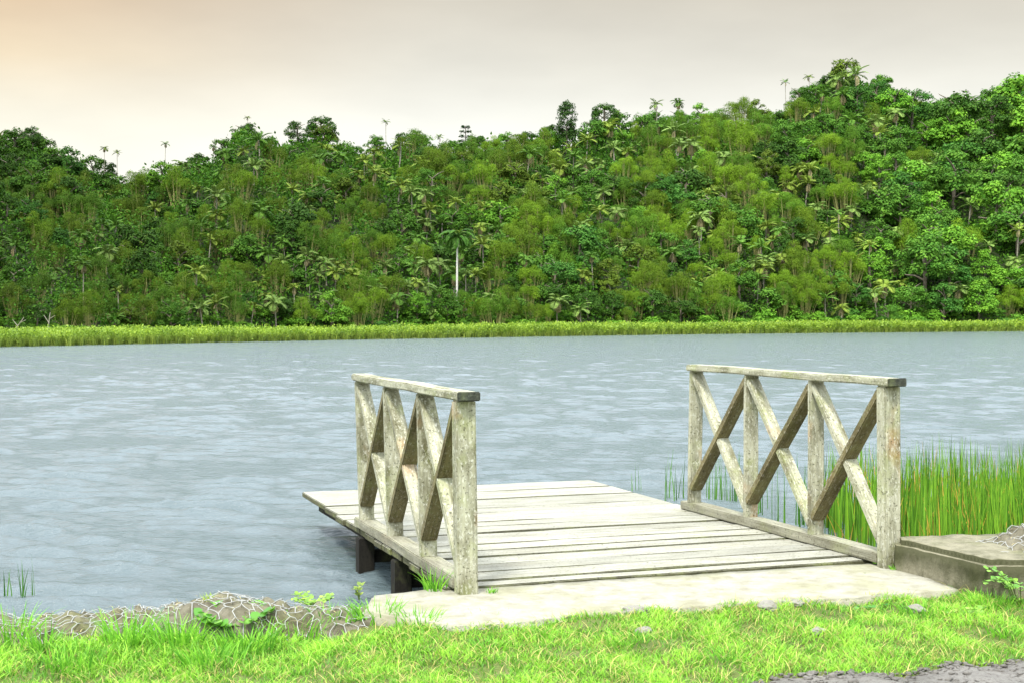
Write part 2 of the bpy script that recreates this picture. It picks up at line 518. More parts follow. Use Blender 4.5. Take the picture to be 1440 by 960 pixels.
# deck
jetty = empty('wooden_jetty', dock(0, 1.25, 0), 0)
tag(jetty, 'low wooden jetty deck of pale bleached planks reaching out over the lake', 'jetty')
rows_y = [680.2, 690.4, 701, 713.3, 720.4, 732.9, 739.6, 748.4, 756, 764.6, 773.8, 781.8, 792.9, 803.3, 815.4, 822.6]
us = []
for y in rows_y:
    p = pix(676.7, y, DECK_Z)
    us.append((p - Vector((L0.x, L0.y, DECK_Z))).dot(axis))
b = Batch()
DW = (-.015, 2.545)
for i in range(len(us) - 1):
    u1, u0 = us[i], us[i + 1]
    gap = random.choice([.008, .012, .018, .026]) + .005 * random.random()
    w = u1 - u0 - gap
    lf = DW[0] + .085 * (u0 + u1) / 2 / 4.3
    l = DW[1] - lf + random.uniform(-.02, .03)
    me = box_mesh('plank', l, w, .042 + random.uniform(-.003, .003), None, .005, 8, .005, i * 3.3)
    vs_ = np.array([v.co for v in me.vertices]); qs = [tuple(p_.vertices) for p_ in me.polygons]
    yaw = random.uniform(-.004, .004)
    x_ = np.array(side); y_ = np.array(axis)
    c0 = np.array(dock((u0 + u1) / 2, (lf + DW[1]) / 2 + random.uniform(-.012, .012), DECK_Z - .021 + random.uniform(-.004, .003))) - np.array(jetty.location)
    lx = vs_[:, 0:1]; ly = vs_[:, 1:2] + lx * yaw
    b.V.append(np.concatenate([lx, ly, vs_[:, 2:3]], 1) * 1.0 + np.array([[(c0 @ x_), (c0 @ y_), c0[2]]]))
    b.Q.append([tuple(k + b.n for k in q) for q in qs]); b.n += len(vs_)
    bpy.data.meshes.remove(me)
nail_from = len([1 for qq in b.Q for q in qq])
for i in range(len(us) - 1):
    u1, u0 = us[i], us[i + 1]
    for r_ in (.19, 1.26, 2.40):
        for f_ in ((.28, .72) if u1 - u0 > .13 else (.5,)):
            c = dock(u0 + (u1 - u0) * f_ + random.uniform(-.01, .01), r_ + random.uniform(-.012, .012), DECK_Z + .005) - jetty.location
            cx, cy = c.dot(side), c.dot(axis)
            an = np.arange(8) * math.pi / 4
            b.V.append(np.stack([cx + .006 * np.cos(an), cy + .006 * np.sin(an), np.full(8, c.z)], -1))
            b.Q.append([tuple(b.n + q for q in range(8))]); b.n += 8
me = bpy.data.meshes.new('deck_boards')
me.from_pydata([tuple(v) for v in np.concatenate(b.V)], [], [q for qq in b.Q for q in qq])
me.materials.append(M_DECK)
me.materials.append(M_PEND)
m, nt, bs = new_mat('rusty_nail'); bs.inputs['Base Color'].default_value = (.06, .04, .025, 1); setin(bs, Roughness=.8)
me.materials.append(m)
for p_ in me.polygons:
    if abs(p_.normal.x) > .6 or abs(p_.normal.y) > .9: p_.material_index = 1  # long sides coloured dark too, so the gaps look shaded
    if p_.index >= nail_from: p_.material_index = 2
deck = link('deck_boarding', me, jetty)
deck.rotation_euler = (0, 0, math.atan2(side.y, side.x))
UMAX = us[0]
for r_ in (.19, 1.26, 2.40):
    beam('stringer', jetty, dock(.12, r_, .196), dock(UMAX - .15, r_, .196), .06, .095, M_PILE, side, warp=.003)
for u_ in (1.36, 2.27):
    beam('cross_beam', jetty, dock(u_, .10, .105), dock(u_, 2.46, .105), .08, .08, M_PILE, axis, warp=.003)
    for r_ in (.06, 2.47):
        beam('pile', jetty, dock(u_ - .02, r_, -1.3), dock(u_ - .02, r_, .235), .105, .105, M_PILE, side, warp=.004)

# railings
def railing(label, P0, P1, under, lean0, lean1, kick_in):
    """P0, P1: left edge of the front and back post on the deck"""
    root = empty('wooden_railing', (P0.x, P0.y, DECK_Z), 0)
    tag(root, label, 'railing', 'railings along the two sides of the jetty')
    a = (P1 - P0); a.z = 0; ln = a.length; a.normalize()
    s = Vector((a.y, -a.x, 0))
    W = .096
    zt = DECK_Z + under
    kick_t = .058
    def pt(u, z, across=W / 2):
        t = u / ln
        ln_x = lean0 * (1 - t) + lean1 * t
        return Vector((P0.x, P0.y, 0)) + a * u + s * across + Vector((ln_x * (z - DECK_Z) / under, 0, z))
    posts = [0.0, ln / 3, 2 * ln / 3, ln]
    # front post: thick, down to the concrete; the others stand on the kick board
    beam('post', root, pt(.04, DECK_Z - .03), pt(.04, zt), W + .012, .085, M_RAIL, s, bev=.008)
    for u in posts[1:]:
        beam('post', root, pt(u, DECK_Z + kick_t - .002), pt(u, zt), W, .04, M_RAIL, s)
    T = .048
    for i in range(3):
        un, uf = posts[i] + (.085 if i == 0 else .022), posts[i + 1] - .022
        zb = DECK_Z + kick_t + .03
        # rising brace: foot of the far post to the head of the near one, one piece
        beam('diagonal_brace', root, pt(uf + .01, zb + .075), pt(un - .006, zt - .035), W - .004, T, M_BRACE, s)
        # falling brace, let in behind it: head of the far post to the foot of the near one
        top, bot = Vector((uf + .006, zt - .035)), Vector((un - .006, zb + .03))
        beam('diagonal_brace', root, pt(top.x, top.y), pt(bot.x, bot.y), W - .012, T - .004, M_RAIL, s)
    hr = beam('handrail', root, pt(-.045, zt + .022, W / 2), pt(ln + .05, zt + .022, W / 2), W + .022, .044, M_RAIL, s, bev=.007, warp=.006)
    # the weathered black end cut of the handrail
    beam('end_cut', hr, pt(-.051, zt + .022), pt(-.040, zt + .022), W + .026, .0475, M_END, s, bev=.005, warp=0, cuts=0)
    beam('kick_board', root, pt(.086, DECK_Z + kick_t / 2 + .003, kick_in), pt(ln + .12, DECK_Z + kick_t / 2 + .003, kick_in), .118, kick_t, M_KICK, s, warp=.006)
    return root
railing('shorter looking wooden X brace railing with a grass tuft at its front post', L0, L1, .975, -.011, -.032, .05)
railing('wooden X brace railing whose front post stands against the mossy concrete block', R0, R1, 1.01, -.009, .015, .055)

# ------------------------------------------------------------------ bank: ground, road, apron, block
def line_y(x):        # water edge of the near bank, world y for x
    p = dock(-.1, 0, 0)
    return np.interp(x, [-60, -4, -.55, p.x, 2.2, 2.6, 6, 60], [6.0, 7.0, 7.12, p.y, p.y + (2.2 - p.x) * side.y / side.x, 8.1, 8.3, 12])
def ground_z(x, y):
    d_ = line_y(x) - y                         # metres inland of the dock front
    z = .165 + .090 * np.clip((x + .95) / .6, 0, 1)
    z = z - .06 * np.clip((d_ - .5) / 1.4, 0, 1)
    z = z - .9 * np.clip((.02 - d_) / .5, 0, 1)     # falls into the lake
    z = z + .012 * np.sin(x * 5.1 + 1.3 * np.sin(y * 4.3)) * np.sin(y * 6.7 + x) + .008 * np.sin(x * 13 + y * 9)
    return z
xs = np.concatenate([np.linspace(-60, -7, 14)[:-1], np.linspace(-7, 7, 281), np.linspace(7, 60, 14)[1:]])
dl = np.concatenate([[80, 40, 20, 10, 6, 4.5], np.linspace(3.6, -.8, 110)])
XX, DD = np.meshgrid(xs, dl, indexing='ij')
YY = line_y(XX) - DD
ZZ = ground_z(XX, YY)
idx = np.arange(XX.size).reshape(XX.shape)
Q = np.stack([idx[:-1, :-1], idx[1:, :-1], idx[1:, 1:], idx[:-1, 1:]], -1).reshape(-1, 4)
tag(link('ground', np_mesh('ground', np.stack([XX, YY, ZZ], -1).reshape(-1, 3), [Q], M_SOIL, True)), kind='structure')

def road_edge(x):     # far edge of the gravel road
    xp = [-60, -4, -1, .6, 1.11, 1.6, 2.0, 2.35, 6, 60]
    yp = [-16, 3.6, 4.75, 5.5, 5.80, 5.93, 5.99, 6.12, 7.4, 27]
    return np.interp(x, xp, yp) + .03 * np.sin(x * 7) + .02 * np.sin(x * 17 + 1) + .012 * np.sin(x * 41)
xs = np.concatenate([np.linspace(-60, -5, 14)[:-1], np.linspace(-5, 6, 331), np.linspace(6, 60, 14)[1:]])
tt = np.concatenate([np.linspace(0, 1.4, 40), [2, 4, 6, 10]])
XX, TT = np.meshgrid(xs, tt, indexing='ij')
YY = road_edge(XX) - TT
ZZ = ground_z(XX, YY) + .006 + np.clip(TT / .1, 0, 1) * .004 + .006 * np.sin(XX * 23 + YY * 31) * np.sin(YY * 27) * np.clip(TT / .1, 0, 1)
idx = np.arange(XX.size).reshape(XX.shape)
Q = np.stack([idx[:-1, :-1], idx[:-1, 1:], idx[1:, 1:], idx[1:, :-1]], -1).reshape(-1, 4)
tag(link('gravel_road', np_mesh('gravel_road', np.stack([XX, YY, ZZ], -1).reshape(-1, 3), [Q], M_ROAD, True)), kind='structure')

def slab(name, outline, z0, z1, mat, amp=.012, sub=.06, edge_amp=.015, bev=.018):
    """a cast slab: outline (list of xy) densified and roughened, z1 number or function"""
    pts = []
    n = len(outline)
    for i in range(n):
        p, q = Vector(outline[i]), Vector(outline[(i + 1) % n])
        k = max(1, int((q - p).length / sub))
        for j in range(k):
            c = p.lerp(q, j / k)
            w_ = mnoise.noise(Vector((c.x * 6, c.y * 6, z1))) + .5 * mnoise.noise(Vector((c.x * 19, c.y * 19, z1)))
            nrm = Vector((q.y - p.y, p.x - q.x)).normalized()
            pts.append(c + nrm * w_ * edge_amp)
    bm = bmesh.new()
    vs_ = [bm.verts.new((p.x, p.y, z1)) for p in pts]
    f = bm.faces.new(vs_)
    if f.normal.z < 0: f.normal_flip()
    bm.normal_update()
    if f.normal.z < 0:
        f.normal_flip()
    r_ = bmesh.ops.extrude_face_region(bm, geom=[f])
    low = [v for v in r_['geom'] if isinstance(v, bmesh.types.BMVert)]
    for v in low: v.co.z = z0
    bmesh.ops.recalc_face_normals(bm, faces=bm.faces[:])
    top_e = [e for e in bm.edges if all(abs(v.co.z - z1) < 1e-5 for v in e.verts)]
    bmesh.ops.bevel(bm, geom=top_e, offset=bev, segments=2, affect='EDGES')
    bmesh.ops.triangulate(bm, faces=bm.faces[:])
    for _ in range(3):
        long_e = [e for e in bm.edges if e.calc_length() > sub * 1.1]
        if not long_e: break
        bmesh.ops.subdivide_edges(bm, edges=long_e, cuts=1)
        bmesh.ops.triangulate(bm, faces=bm.faces[:])
    bm.normal_update()
    nr_ = [v.normal.copy() for v in bm.verts]
    for v, nv_ in zip(bm.verts, nr_):
        if v.co.z < z0 + .01: continue
        q = v.co * 7
        v.co += nv_ * (mnoise.noise(q) + .5 * mnoise.noise(q * 2.6) + .3 * mnoise.noise(q * 6)) * amp
    c = sum((v.co for v in bm.verts), Vector()) / len(bm.verts); c.z = z0
    for v in bm.verts: v.co -= c
    for f in bm.faces: f.smooth = True
    me = bpy.data.meshes.new(name); bm.to_mesh(me); bm.free()
    me.materials.append(mat)
    return link(name, me, loc=c)

AZ = .274
ap = [pix(x, y, AZ) for x, y in ((606, 827), (676, 824.5), (1224, 790.5), (1262, 795), (1352, 829), (1220, 839), (1100, 846), (900, 858), (720, 876), (640, 880), (565, 870), (508, 858), (522, 836))]
tag(slab('concrete_apron', [(p.x, p.y) for p in ap], .02, AZ, M_APRON, .004, .07, .014, .014),
    'pale concrete slab between the grass and the first plank of the jetty', 'slab')
BZ = .445
e1 = Vector((2.145, 7.93)); e2 = Vector((2.43, 7.235)); rs = Vector((side.x, side.y))
bl = [e1, e2, e2 + Vector((1.2, .03)), e2 + Vector((2.6, .05)), e2 + Vector((2.6, 1.0)), e1 + Vector((.9, .28)), e1 + Vector((.03, .14))]
tag(slab('concrete_block', [tuple(p) for p in bl], .02, BZ, M_BLOCK, .009, .03, .006, .03),
    'mossy stained concrete block beside the front post of the right railing', 'concrete block')

def blades(P, L, Wd, lean_dir, lean, tint, segs=3):
    """grass blades: n x 3 roots, lengths, widths, lean direction (rad) and amount; returns V, quads, tint"""
    n = len(P)
    t = np.linspace(0, 1, segs + 1)
    face = rng.random(n) * 6.283
    S = np.stack([np.cos(face), np.sin(face), np.zeros(n)], -1)
    D = np.stack([np.cos(lean_dir), np.sin(lean_dir), np.zeros(n)], -1)
    rings = []
    for k in t:
        up = L * (k - .38 * lean * k ** 2.2)
        out = L * lean * k ** 1.8
        c = P + D * out[:, None]
        c[:, 2] += up
        w = Wd * (1 - k ** 1.6) * .5 + .0004
        rings.append(c - S * w[:, None]); rings.append(c + S * w[:, None])
    V = np.stack(rings, 1).reshape(-1, 3)
    m_ = 2 * (segs + 1)
    base = np.arange(n)[:, None] * m_
    Q = np.concatenate([base + np.array([[2 * i, 2 * i + 1, 2 * i + 3, 2 * i + 2]]) for i in range(segs)], 1).reshape(-1, 4)
    return V, Q, np.repeat(tint, segs)

# gabions: rubble under hexagonal wire netting
def rubble(x, y):
    best = mnoise.voronoi(Vector((x * 9, y * 9, 1.7)))[0]
    return min(1.0, max(0.0, (best[1] - best[0]) * 1.5))
def gabion(name, label, origin, du, length, dv, width, profile, seed, grass_wire=True):
    root = empty(name, (origin.x, origin.y, 0))
    tag(root, label, 'gabion', 'wire covered rubble banks beside the jetty')
    nu, nv = int(length / .022), int(width / .022)
    def surf(a, c, fine=True):
        p = origin + du * a + dv * c
        z = profile(a, c / width)
        z += .045 * mnoise.noise(Vector((p.x * 2.3, p.y * 2.3, seed))) + .02 * mnoise.noise(Vector((p.x * 6, p.y * 6, seed)))
        if fine:
            z += .055 * rubble(p.x, p.y) * min(1, 4 * (1 - abs(2 * c / width - 1) ** 6)) + .010 * mnoise.noise(Vector((p.x * 25, p.y * 25, seed)))
        else:
            z += .042
        return Vector((p.x, p.y, z))
    V, Q = [], []
    for i in range(nu + 1):
        for j in range(nv + 1):
            V.append(surf(length * i / nu, width * j / nv) - root.location)
    for i in range(nu):
        for j in range(nv):
            k = i * (nv + 1) + j
            Q.append((k, k + 1, k + nv + 2, k + nv + 1))
    me = np_mesh('rubble_fill', np.array([tuple(v) for v in V]), [np.array(Q)], M_STONE, True)
    link('rubble_fill', me, root)
    # netting
    g = random.Random(seed)
    bt = Batch()
    cell = .085
    def wire(p, q, rr=.0018):
        mid = p.lerp(q, .5) + Vector((g.uniform(-1, 1), g.uniform(-1, 1), g.uniform(-.4, .8))) * .012
        bt.add(*tube([p, mid, q], rr, 4))
    def net(a, c):
        a2 = a + .05 * math.sin(c * 7 + a * 3 + seed) + .02 * math.sin(a * 7)
        c2 = c + .07 * math.sin(a * 4.2 + seed) + .045 * math.sin(a * 11.7 + c * 5)
        c2 = min(max(c2, .01), width - .01)
        p = surf(min(max(a2, 0), length), c2, False)
        f = surf(min(max(a2, 0), length), c2, True)
        return Vector((p.x, p.y, max(f.z + .004, .35 * p.z + .65 * f.z + .006))) - root.location
    ni, nj = int(length / (cell * .87)), int(width / (cell * .75))
    for i in range(ni):
        for j in range(nj):
            # pointy hexagons, twisted sides along the bank
            ox = i * cell * .87 + (cell * .435 if j % 2 else 0); oy = j * cell * .75 + .03
            A = net(ox, oy); B = net(ox + cell * .435, oy + cell * .25); C = net(ox + cell * .87, oy); D = net(ox + cell * .435, oy + cell * .75)
            jj = Vector((0, 0, 0))
            if g.random() > .06: wire(A, B)
            if g.random() > .06: wire(B, C)
            if g.random() > .10: wire(B, D, .0024)
    link('wire_netting', bt.mesh('wire_netting', M_WIRE, True), root)
    ns = int(length * 170)
    A_ = [(g.random() * length, (.12 + .8 * g.random() ** 1.3) * width) for _ in range(ns)]
    P = np.array([tuple(surf(a_, c_)) for a_, c_ in A_]) + np.array([0, 0, .004])
    V, Q, T = blades(P, .02 + .02 * rng.random(ns), .0026 + .002 * rng.random(ns), rng.random(ns) * 6.28, 1.5 + 2.2 * rng.random(ns), rng.random(ns), 4)
    o = link('straw_litter', np_mesh('straw_litter', V, [Q], M_GRASS, False, {'tint': T})); o.color = (.40, .36, .17, 1); tag(o, kind='stuff')
    return surf
gl_o = Vector((-.60, 7.20, 0))
def prof_l(a, t):      # t 0 = water side, 1 = lawn side
    z = .218 + .05 * math.exp(-((a - .75) / .4) ** 2) - .03 * math.exp(-((a - .15) / .25) ** 2) + .02 * math.sin(a * 3.1)
    edge = min(1, t / .2)
    z = z * (edge * (2 - edge)) - .35 * (1 - edge) ** 1.5
    return z - max(0, t - .66) ** 1.2 * .85
surf_l = gabion('gabion_bank', 'low bank of rubble under hexagonal wire netting between lake and lawn', gl_o, Vector((-1, -.035, 0)).normalized(), 4.4,
       Vector((.035, -1, 0)).normalized(), .66, prof_l, 11)
gr_o = Vector((e1.x + .27, e1.y + .10, 0))
def prof_r(a, t):
    z = BZ - .09 + .135 * min(1, max(0, (a - .02) / .40)) ** 1.2
    edge = min(1, t / .2)
    return z * (edge * (2 - edge)) - .03 * max(0, t - .75) * 3
surf_r = gabion('gabion_bank', 'wire netting over a rubble mound on top of the mossy concrete block', gr_o, Vector((1, .05, 0)).normalized(), 2.5,
       Vector((.05, -1, 0)).normalized(), .66, prof_r, 23)

# ------------------------------------------------------------------ plants near the bank
def pnoise(x, y, s):
    return np.array([mnoise.noise(Vector((a * s, b_ * s, s))) for a, b_ in zip(x, y)])

apron_poly = [(p.x, p.y) for p in ap]
block_poly = [tuple(p) for p in bl]
def inside(poly, x, y):
    c = np.zeros(len(x), bool)
    n = len(poly)
    for i in range(n):
        x1, y1 = poly[i]; x2, y2 = poly[(i + 1) % n]
        cond = ((y1 > y) != (y2 > y)) & (x < (x2 - x1) * (y - y1) / (y2 - y1 + 1e-12) + x1)
        c ^= cond
    return c

n = 270000
x = rng.uniform(-3.9, 4.3, n); y = rng.uniform(4.6, 8.0, n)
dl_ = line_y(x) - y
near_apron = inside(apron_poly, x, y - .015 - .05 * rng.random(n)) | inside(block_poly, x, y)
off_road = y - road_edge(x)
keep = (~near_apron) & (dl_ > np.where(x < -.45, .50, -.02)) & (off_road > -.06 + .1 * rng.random(n))
x, y = x[keep], y[keep]
pn = pnoise(x, y, 1.9); pn2 = pnoise(x, y, 6.5)
bare = (pn2 + .35 * pn) < -.33
keep = ~(bare & (rng.random(len(x)) < .72)) & ((y - road_edge(x)) > .1 * rng.random(len(x)) * (1 + pn2))
x, y, pn, pn2 = x[keep], y[keep], pn[keep], pn2[keep]
n = len(x)
P = np.stack([x, y, ground_z(x, y) - .004], -1)
tall = np.clip((-.35 - x) / .8, 0, 1) * np.clip(1.25 - (line_y(x) - y - .5) / .5, .12, 1)      # longer along the gabion
L = (.018 + .028 * rng.random(n) + .025 * np.clip(pn2, 0, 1)) * (1 + 1.25 * tall * rng.random(n))
W_ = (.0032 + .003 * rng.random(n)) * (1 + .6 * tall)
tint = np.clip(.5 + .6 * pn2 + .3 * rng.normal(size=n), 0, 1)
V, Q, T = blades(P, L, W_, rng.random(n) * 6.283, .25 + .8 * rng.random(n), tint)
g = link('grass', np_mesh('grass', V, [Q], M_GRASS, False, {'tint': T}))
g.color = (.205, .45, .045, 1)
tag(g, kind='stuff')
# dry, yellowish blades among the green
n2 = 16000
k = rng.choice(len(x), n2)
P2 = P[k] + rng.normal(size=(n2, 3)) * np.array([.02, .02, 0])
V, Q, T = blades(P2, .03 + .05 * rng.random(n2), .003 + .002 * rng.random(n2), rng.random(n2) * 6.283, .6 + .7 * rng.random(n2), rng.random(n2))
g = link('dry_grass', np_mesh('dry_grass', V, [Q], M_GRASS, False, {'tint': T}))
g.color = (.42, .40, .12, 1)
tag(g, kind='stuff')

def tuft(name, label, cat, c, n, h, spread, colr, width=.006, lean=.7, group=None, up=.0, mat=None):
    root = empty(name, c)
    tag(root, label, cat, group)
    a = rng.random(n) * 6.283; r_ = spread * np.sqrt(rng.random(n))
    P = np.stack([r_ * np.cos(a), r_ * np.sin(a), np.full(n, -.01)], -1)
    V, Q, T = blades(P, h * (.45 + .55 * rng.random(n)), width * (.7 + .6 * rng.random(n)), a + rng.normal(size=n) * .5, lean * (.2 + .8 * rng.random(n)) + up, np.clip(.5 + .25 * rng.normal(size=n), 0, 1), 5)
    o = link('blade_tuft', np_mesh('blade_tuft', V, [Q], mat or M_GRASS, False, {'tint': T}), root)
    o.color = (*colr, 1)
    return root
GREEN = (.16, .42, .035)
for px_, py_, h, s, n_, lab in (
        (612, 828, .16, .07, 60, 'yellow green grass tuft at the foot of the left front post'),
        (692, 832, .05, .03, 30, 'tiny grass tuft on the slab just right of the left front post'),
        (688, 880, .11, .10, 110, 'wide bladed grass tuft against the front edge of the concrete slab'),
        (1258, 800, .05, .025, 26, 'tiny green tuft in the corner between slab, block and right front post')):
    tuft('grass_tuft', lab, 'grass tuft', pix(px_, py_, AZ if py_ < 840 else .2), n_, h, s, GREEN, .006)
gi = 0
for px_, py_, h, s, n_ in ((15, 905, .22, .12, 120), (60, 915, .18, .10, 90), (180, 912, .22, .12, 150), (250, 915, .20, .12, 130), (350, 915, .2, .13, 140),
                           (420, 900, .18, .14, 150), (470, 892, .15, .12, 120), (530, 892, .15, .12, 120), (590, 905, .12, .12, 110), (110, 935, .15, .14, 110), (300, 935, .14, .14, 110)):
    p = pix(px_, py_, .15)
    p.z = ground_z(p.x, p.y)
    tuft('grass_tuft', 'tall bright green grass tuft leaning against the lawn side of the netted rubble', 'grass tuft', p, n_, h, s, GREEN, .007, .8, 'tall tufts along the netted rubble')
for px_, py_, h, s, n_ in ((880, 925, .07, .1, 120), (1010, 900, .07, .1, 110), (1300, 880, .08, .12, 150), (1390, 870, .1, .13, 160), (1180, 900, .06, .1, 120), (1020, 940, .07, .1, 120), (760, 915, .07, .1, 110), (690, 930, .08, .11, 130), (1420, 905, .07, .1, 110)):
    p = pix(px_, py_, .17); p.z = ground_z(p.x, p.y)
    tuft('grass_tuft', 'low dense grass tuft standing out of the mown lawn in front of the slab', 'grass tuft', p, n_, h, s, GREEN, .006, .9, 'low tufts in the lawn')

def leafy(name, label, cat, c, stems, leaf, h, spread, colr, round_=False, vine=False, tilt=(0, 0)):
    root = empty(name, c)
    tag(root, label, cat)
    bs_, bl_ = Batch(), Batch()
    for i in range(stems):
        a = random.random() * 6.283
        tip = Vector((math.cos(a) * spread + tilt[0], math.sin(a) * spread + tilt[1], h * random.uniform(.5, 1)))
        pts = [Vector((0, 0, -.02)).lerp(tip, k / 5) + Vector((0, 0, (.35 * h) * math.sin(math.pi * k / 5) * (0 if vine else 1))) for k in range(6)]
        bs_.add(*tube(pts, [.003 - .0004 * k for k in range(6)], 4))
        for k in range(1, 6):
            for sgn in (-1, 1):
                t_ = (pts[k] - pts[k - 1]).normalized()
                o_ = t_.cross(Vector((0, 0, 1)))
                if o_.length < .05: o_ = Vector((1, 0, 0))
                o_.normalize()
                dirn = (o_ * sgn + t_ * .5 + Vector((0, 0, random.uniform(-.1, .4)))).normalized()
                nn = (Vector((0, 0, 1)) + Vector((random.uniform(-.5, .5), random.uniform(-.8, .1), 0))).normalized()
                sz = leaf * random.uniform(.6, 1.1)
                P = np.array([tuple(pts[k])]); Tn = np.array([tuple(dirn)]); Nn = np.array([tuple(nn)])
                # six-sided ovate leaf
                S = unit(np.cross(Tn, Nn))
                w = sz * (.42 if round_ else .30)
                ring = [P, P + Tn * sz * .25 + S * w, P + Tn * sz * .65 + S * w * .85, P + Tn * sz, P + Tn * sz * .65 - S * w * .85, P + Tn * sz * .25 - S * w]
                V = np.concatenate(ring)
                bl_.add(V, np.array([[0, 1, 2, 3], [0, 3, 4, 5]]), random.random())
    o1 = link('stem', bs_.mesh('stem', M_WEED), root); o1.color = (.14, .22, .05, 1)
    o2 = link('foliage', bl_.mesh('foliage', M_WEED), root); o2.color = (*colr, 1)
    return root
p = pix(1436, 862, .2); leafy('leafy_weed', 'bright leafy weed growing against the corner of the mossy concrete block', 'weed', p, 20, .032, .22, .17, (.19, .40, .05), True)
p = pix(1385, 872, .2); leafy('leafy_weed', 'small sprig with round leaves low in front of the concrete block', 'weed', p, 6, .03, .09, .10, (.22, .42, .06), True, tilt=(-.12, .0))
p = pix(330, 880, .22); leafy('creeping_vine', 'green round leaved creeper on the netted rubble left of the jetty', 'creeper', p, 22, .05, .09, .17, (.13, .33, .04), True, True)
p = pix(440, 848, .24); leafy('creeping_vine', 'low clover patch on the end of the netted rubble beside the slab', 'creeper', p, 16, .03, .04, .10, (.24, .42, .06), True, True)
p = pix(505, 880, .19); leafy('leafy_weed', 'pale leafy weed where the netted rubble meets the concrete slab', 'weed', p, 18, .022, .07, .10, (.20, .43, .06), True)
p = pix(1190, 850, .215); leafy('clover_patch', 'dark green clover patch along the front edge of the concrete slab', 'clover', p, 40, .03, .035, .22, (.08, .26, .04), True, True)
p = pix(505, 838, .26); leafy('seedling', 'tiny star shaped seedling at the water corner of the concrete slab', 'seedling', p, 3, .028, .06, .03, (.24, .34, .06))
def on_left(p):
    q = p - gl_o
    du_, dv_ = Vector((-1, -.035, 0)).normalized(), Vector((.035, -1, 0)).normalized()
    return surf_l(min(max(q.dot(du_), .02), 4.3), min(max(q.dot(dv_), .02), .64))
for px_, py_, s_ in ((60, 862, .05), (160, 850, .05), (230, 846, .045), (140, 875, .06), (300, 855, .05), (390, 842, .05), (460, 878, .06), (20, 885, .08)):
    p = on_left(pix(px_, py_, .25))
    tuft('moss_tuft', 'small yellow green moss tuft growing through the wire netting on the rubble', 'moss', p, 90, .05, s_, (.28, .42, .06), .004, .9, 'moss tufts on the netted rubble')

# stones in the lawn
def stone(label, p, s, flat=.6, seed=0, group=None):
    bm = bmesh.new()
    bmesh.ops.create_icosphere(bm, subdivisions=4, radius=1)
    for v in bm.verts:
        q = v.co * 1.3 + Vector((seed * 3.1, seed, 0))
        v.co *= 1 + .35 * mnoise.noise(q) + .12 * mnoise.noise(q * 3)
        v.co = Vector((v.co.x * s * 1.35, v.co.y * s, v.co.z * s * flat))
    for f in bm.faces: f.smooth = True
    me = bpy.data.meshes.new('stone'); bm.to_mesh(me); bm.free(); me.materials.append(M_PEBBLE)
    o = link('stone', me, loc=p)
    o.rotation_euler = (0, 0, seed)
    return tag(o, label, 'stone', group)
for i, (px_, py_, s_, lab) in enumerate((
        (1078, 874, .050, 'rounded grey stone in the lawn, larger of the pair below the slab'),
        (1120, 868, .036, 'rounded grey stone in the lawn, smaller of the pair below the slab'),
        (893, 882, .045, 'flat brown stone in the grass below the middle of the slab'),
        (905, 902, .035, 'small half buried stone in the grass below the flat brown one'),
        (1288, 872, .040, 'flat stone in the bare patch of lawn below the concrete block'),
        (962, 876, .034, 'grey stone beside bare earth in the grass'),
        (1150, 905, .030, 'pale half buried stone in the lawn toward the gravel'))):
    p = pix(px_, py_, .19); p.z = ground_z(p.x, p.y) + s_ * .25
    stone(lab, p, s_, .55, i + 1)
# loose gravel on the road
b = Batch()
ico_v, ico_f = None, None
bm = bmesh.new(); bmesh.ops.create_icosphere(bm, subdivisions=1, radius=1)
ico_v = np.array([tuple(v.co) for v in bm.verts]); ico_f = np.array([[v.index for v in f.verts] for f in bm.faces]); bm.free()
VV, FF, nn_ = [], [], 0
for i in range(5200):
    gx = random.uniform(-1.0, 4.2); gy = road_edge(np.array([gx]))[0] - random.random() ** 1.5 * 1.0 + .04
    s_ = .004 + .011 * random.random() ** 3
    w = ico_v * (1 + .35 * rng.normal(size=(len(ico_v), 1))) * s_ * np.array([1.3, 1, .7])
    VV.append(w + np.array([gx, gy, ground_z(gx, gy) + .008])); FF.append(ico_f + nn_); nn_ += len(ico_v)
tag(link('gravel', np_mesh('gravel', np.concatenate(VV), [np.concatenate(FF)], M_ROAD)), kind='stuff')

# reeds in the water
def reed_group(c, n, sx, sy, h, hv, width=.009, seed=0):
    a = rng.random(n) * 6.283
    P = np.stack([rng.uniform(-sx, sx, n), rng.uniform(-sy, sy, n), np.full(n, -.05)], -1)
    Lh = h * (1 - hv * rng.random(n) ** 1.5) + .05
    V, Q, T = blades(P, Lh, width * (.6 + .8 * rng.random(n)), a, .03 + .16 * rng.random(n) ** 2, np.clip(.45 + .25 * rng.normal(size=n), 0, 1), 4)
    return V, Q, T
REED = (.06, .17, .020)
ri = 0
for px_, py_, n_, s_, h, lab in (
        (952, 704, 16, .12, .52, 'sparse green reeds in the water behind the back post of the right railing'),
        (1018, 701, 34, .16, .50, 'thicker clump of green reeds seen through the farthest bay of the right railing'),
        (897, 690, 4, .06, .30, 'few thin reeds in the water off the right edge of the jetty deck'),
        (1070, 720, 10, .14, .50, 'thin reeds standing behind the second post of the right railing'),
        (1115, 742, 26, .18, .62, 'reeds in the water seen through the middle bay of the right railing'),
        (20, 842, 16, .10, .26, 'small clump of reeds in the water behind the netted rubble at far left')):
    p = pix(px_, py_, 0)
    root = empty('reed_clump', p)
    tag(root, lab, 'reeds', 'reed clumps around the jetty')
    V, Q, T = reed_group(p, n_, s_, s_ * 1.3, h, .5)
    o = link('reed_blades', np_mesh('reed_blades', V, [Q], M_REED, False, {'tint': T}), root); o.color = (*REED, 1)
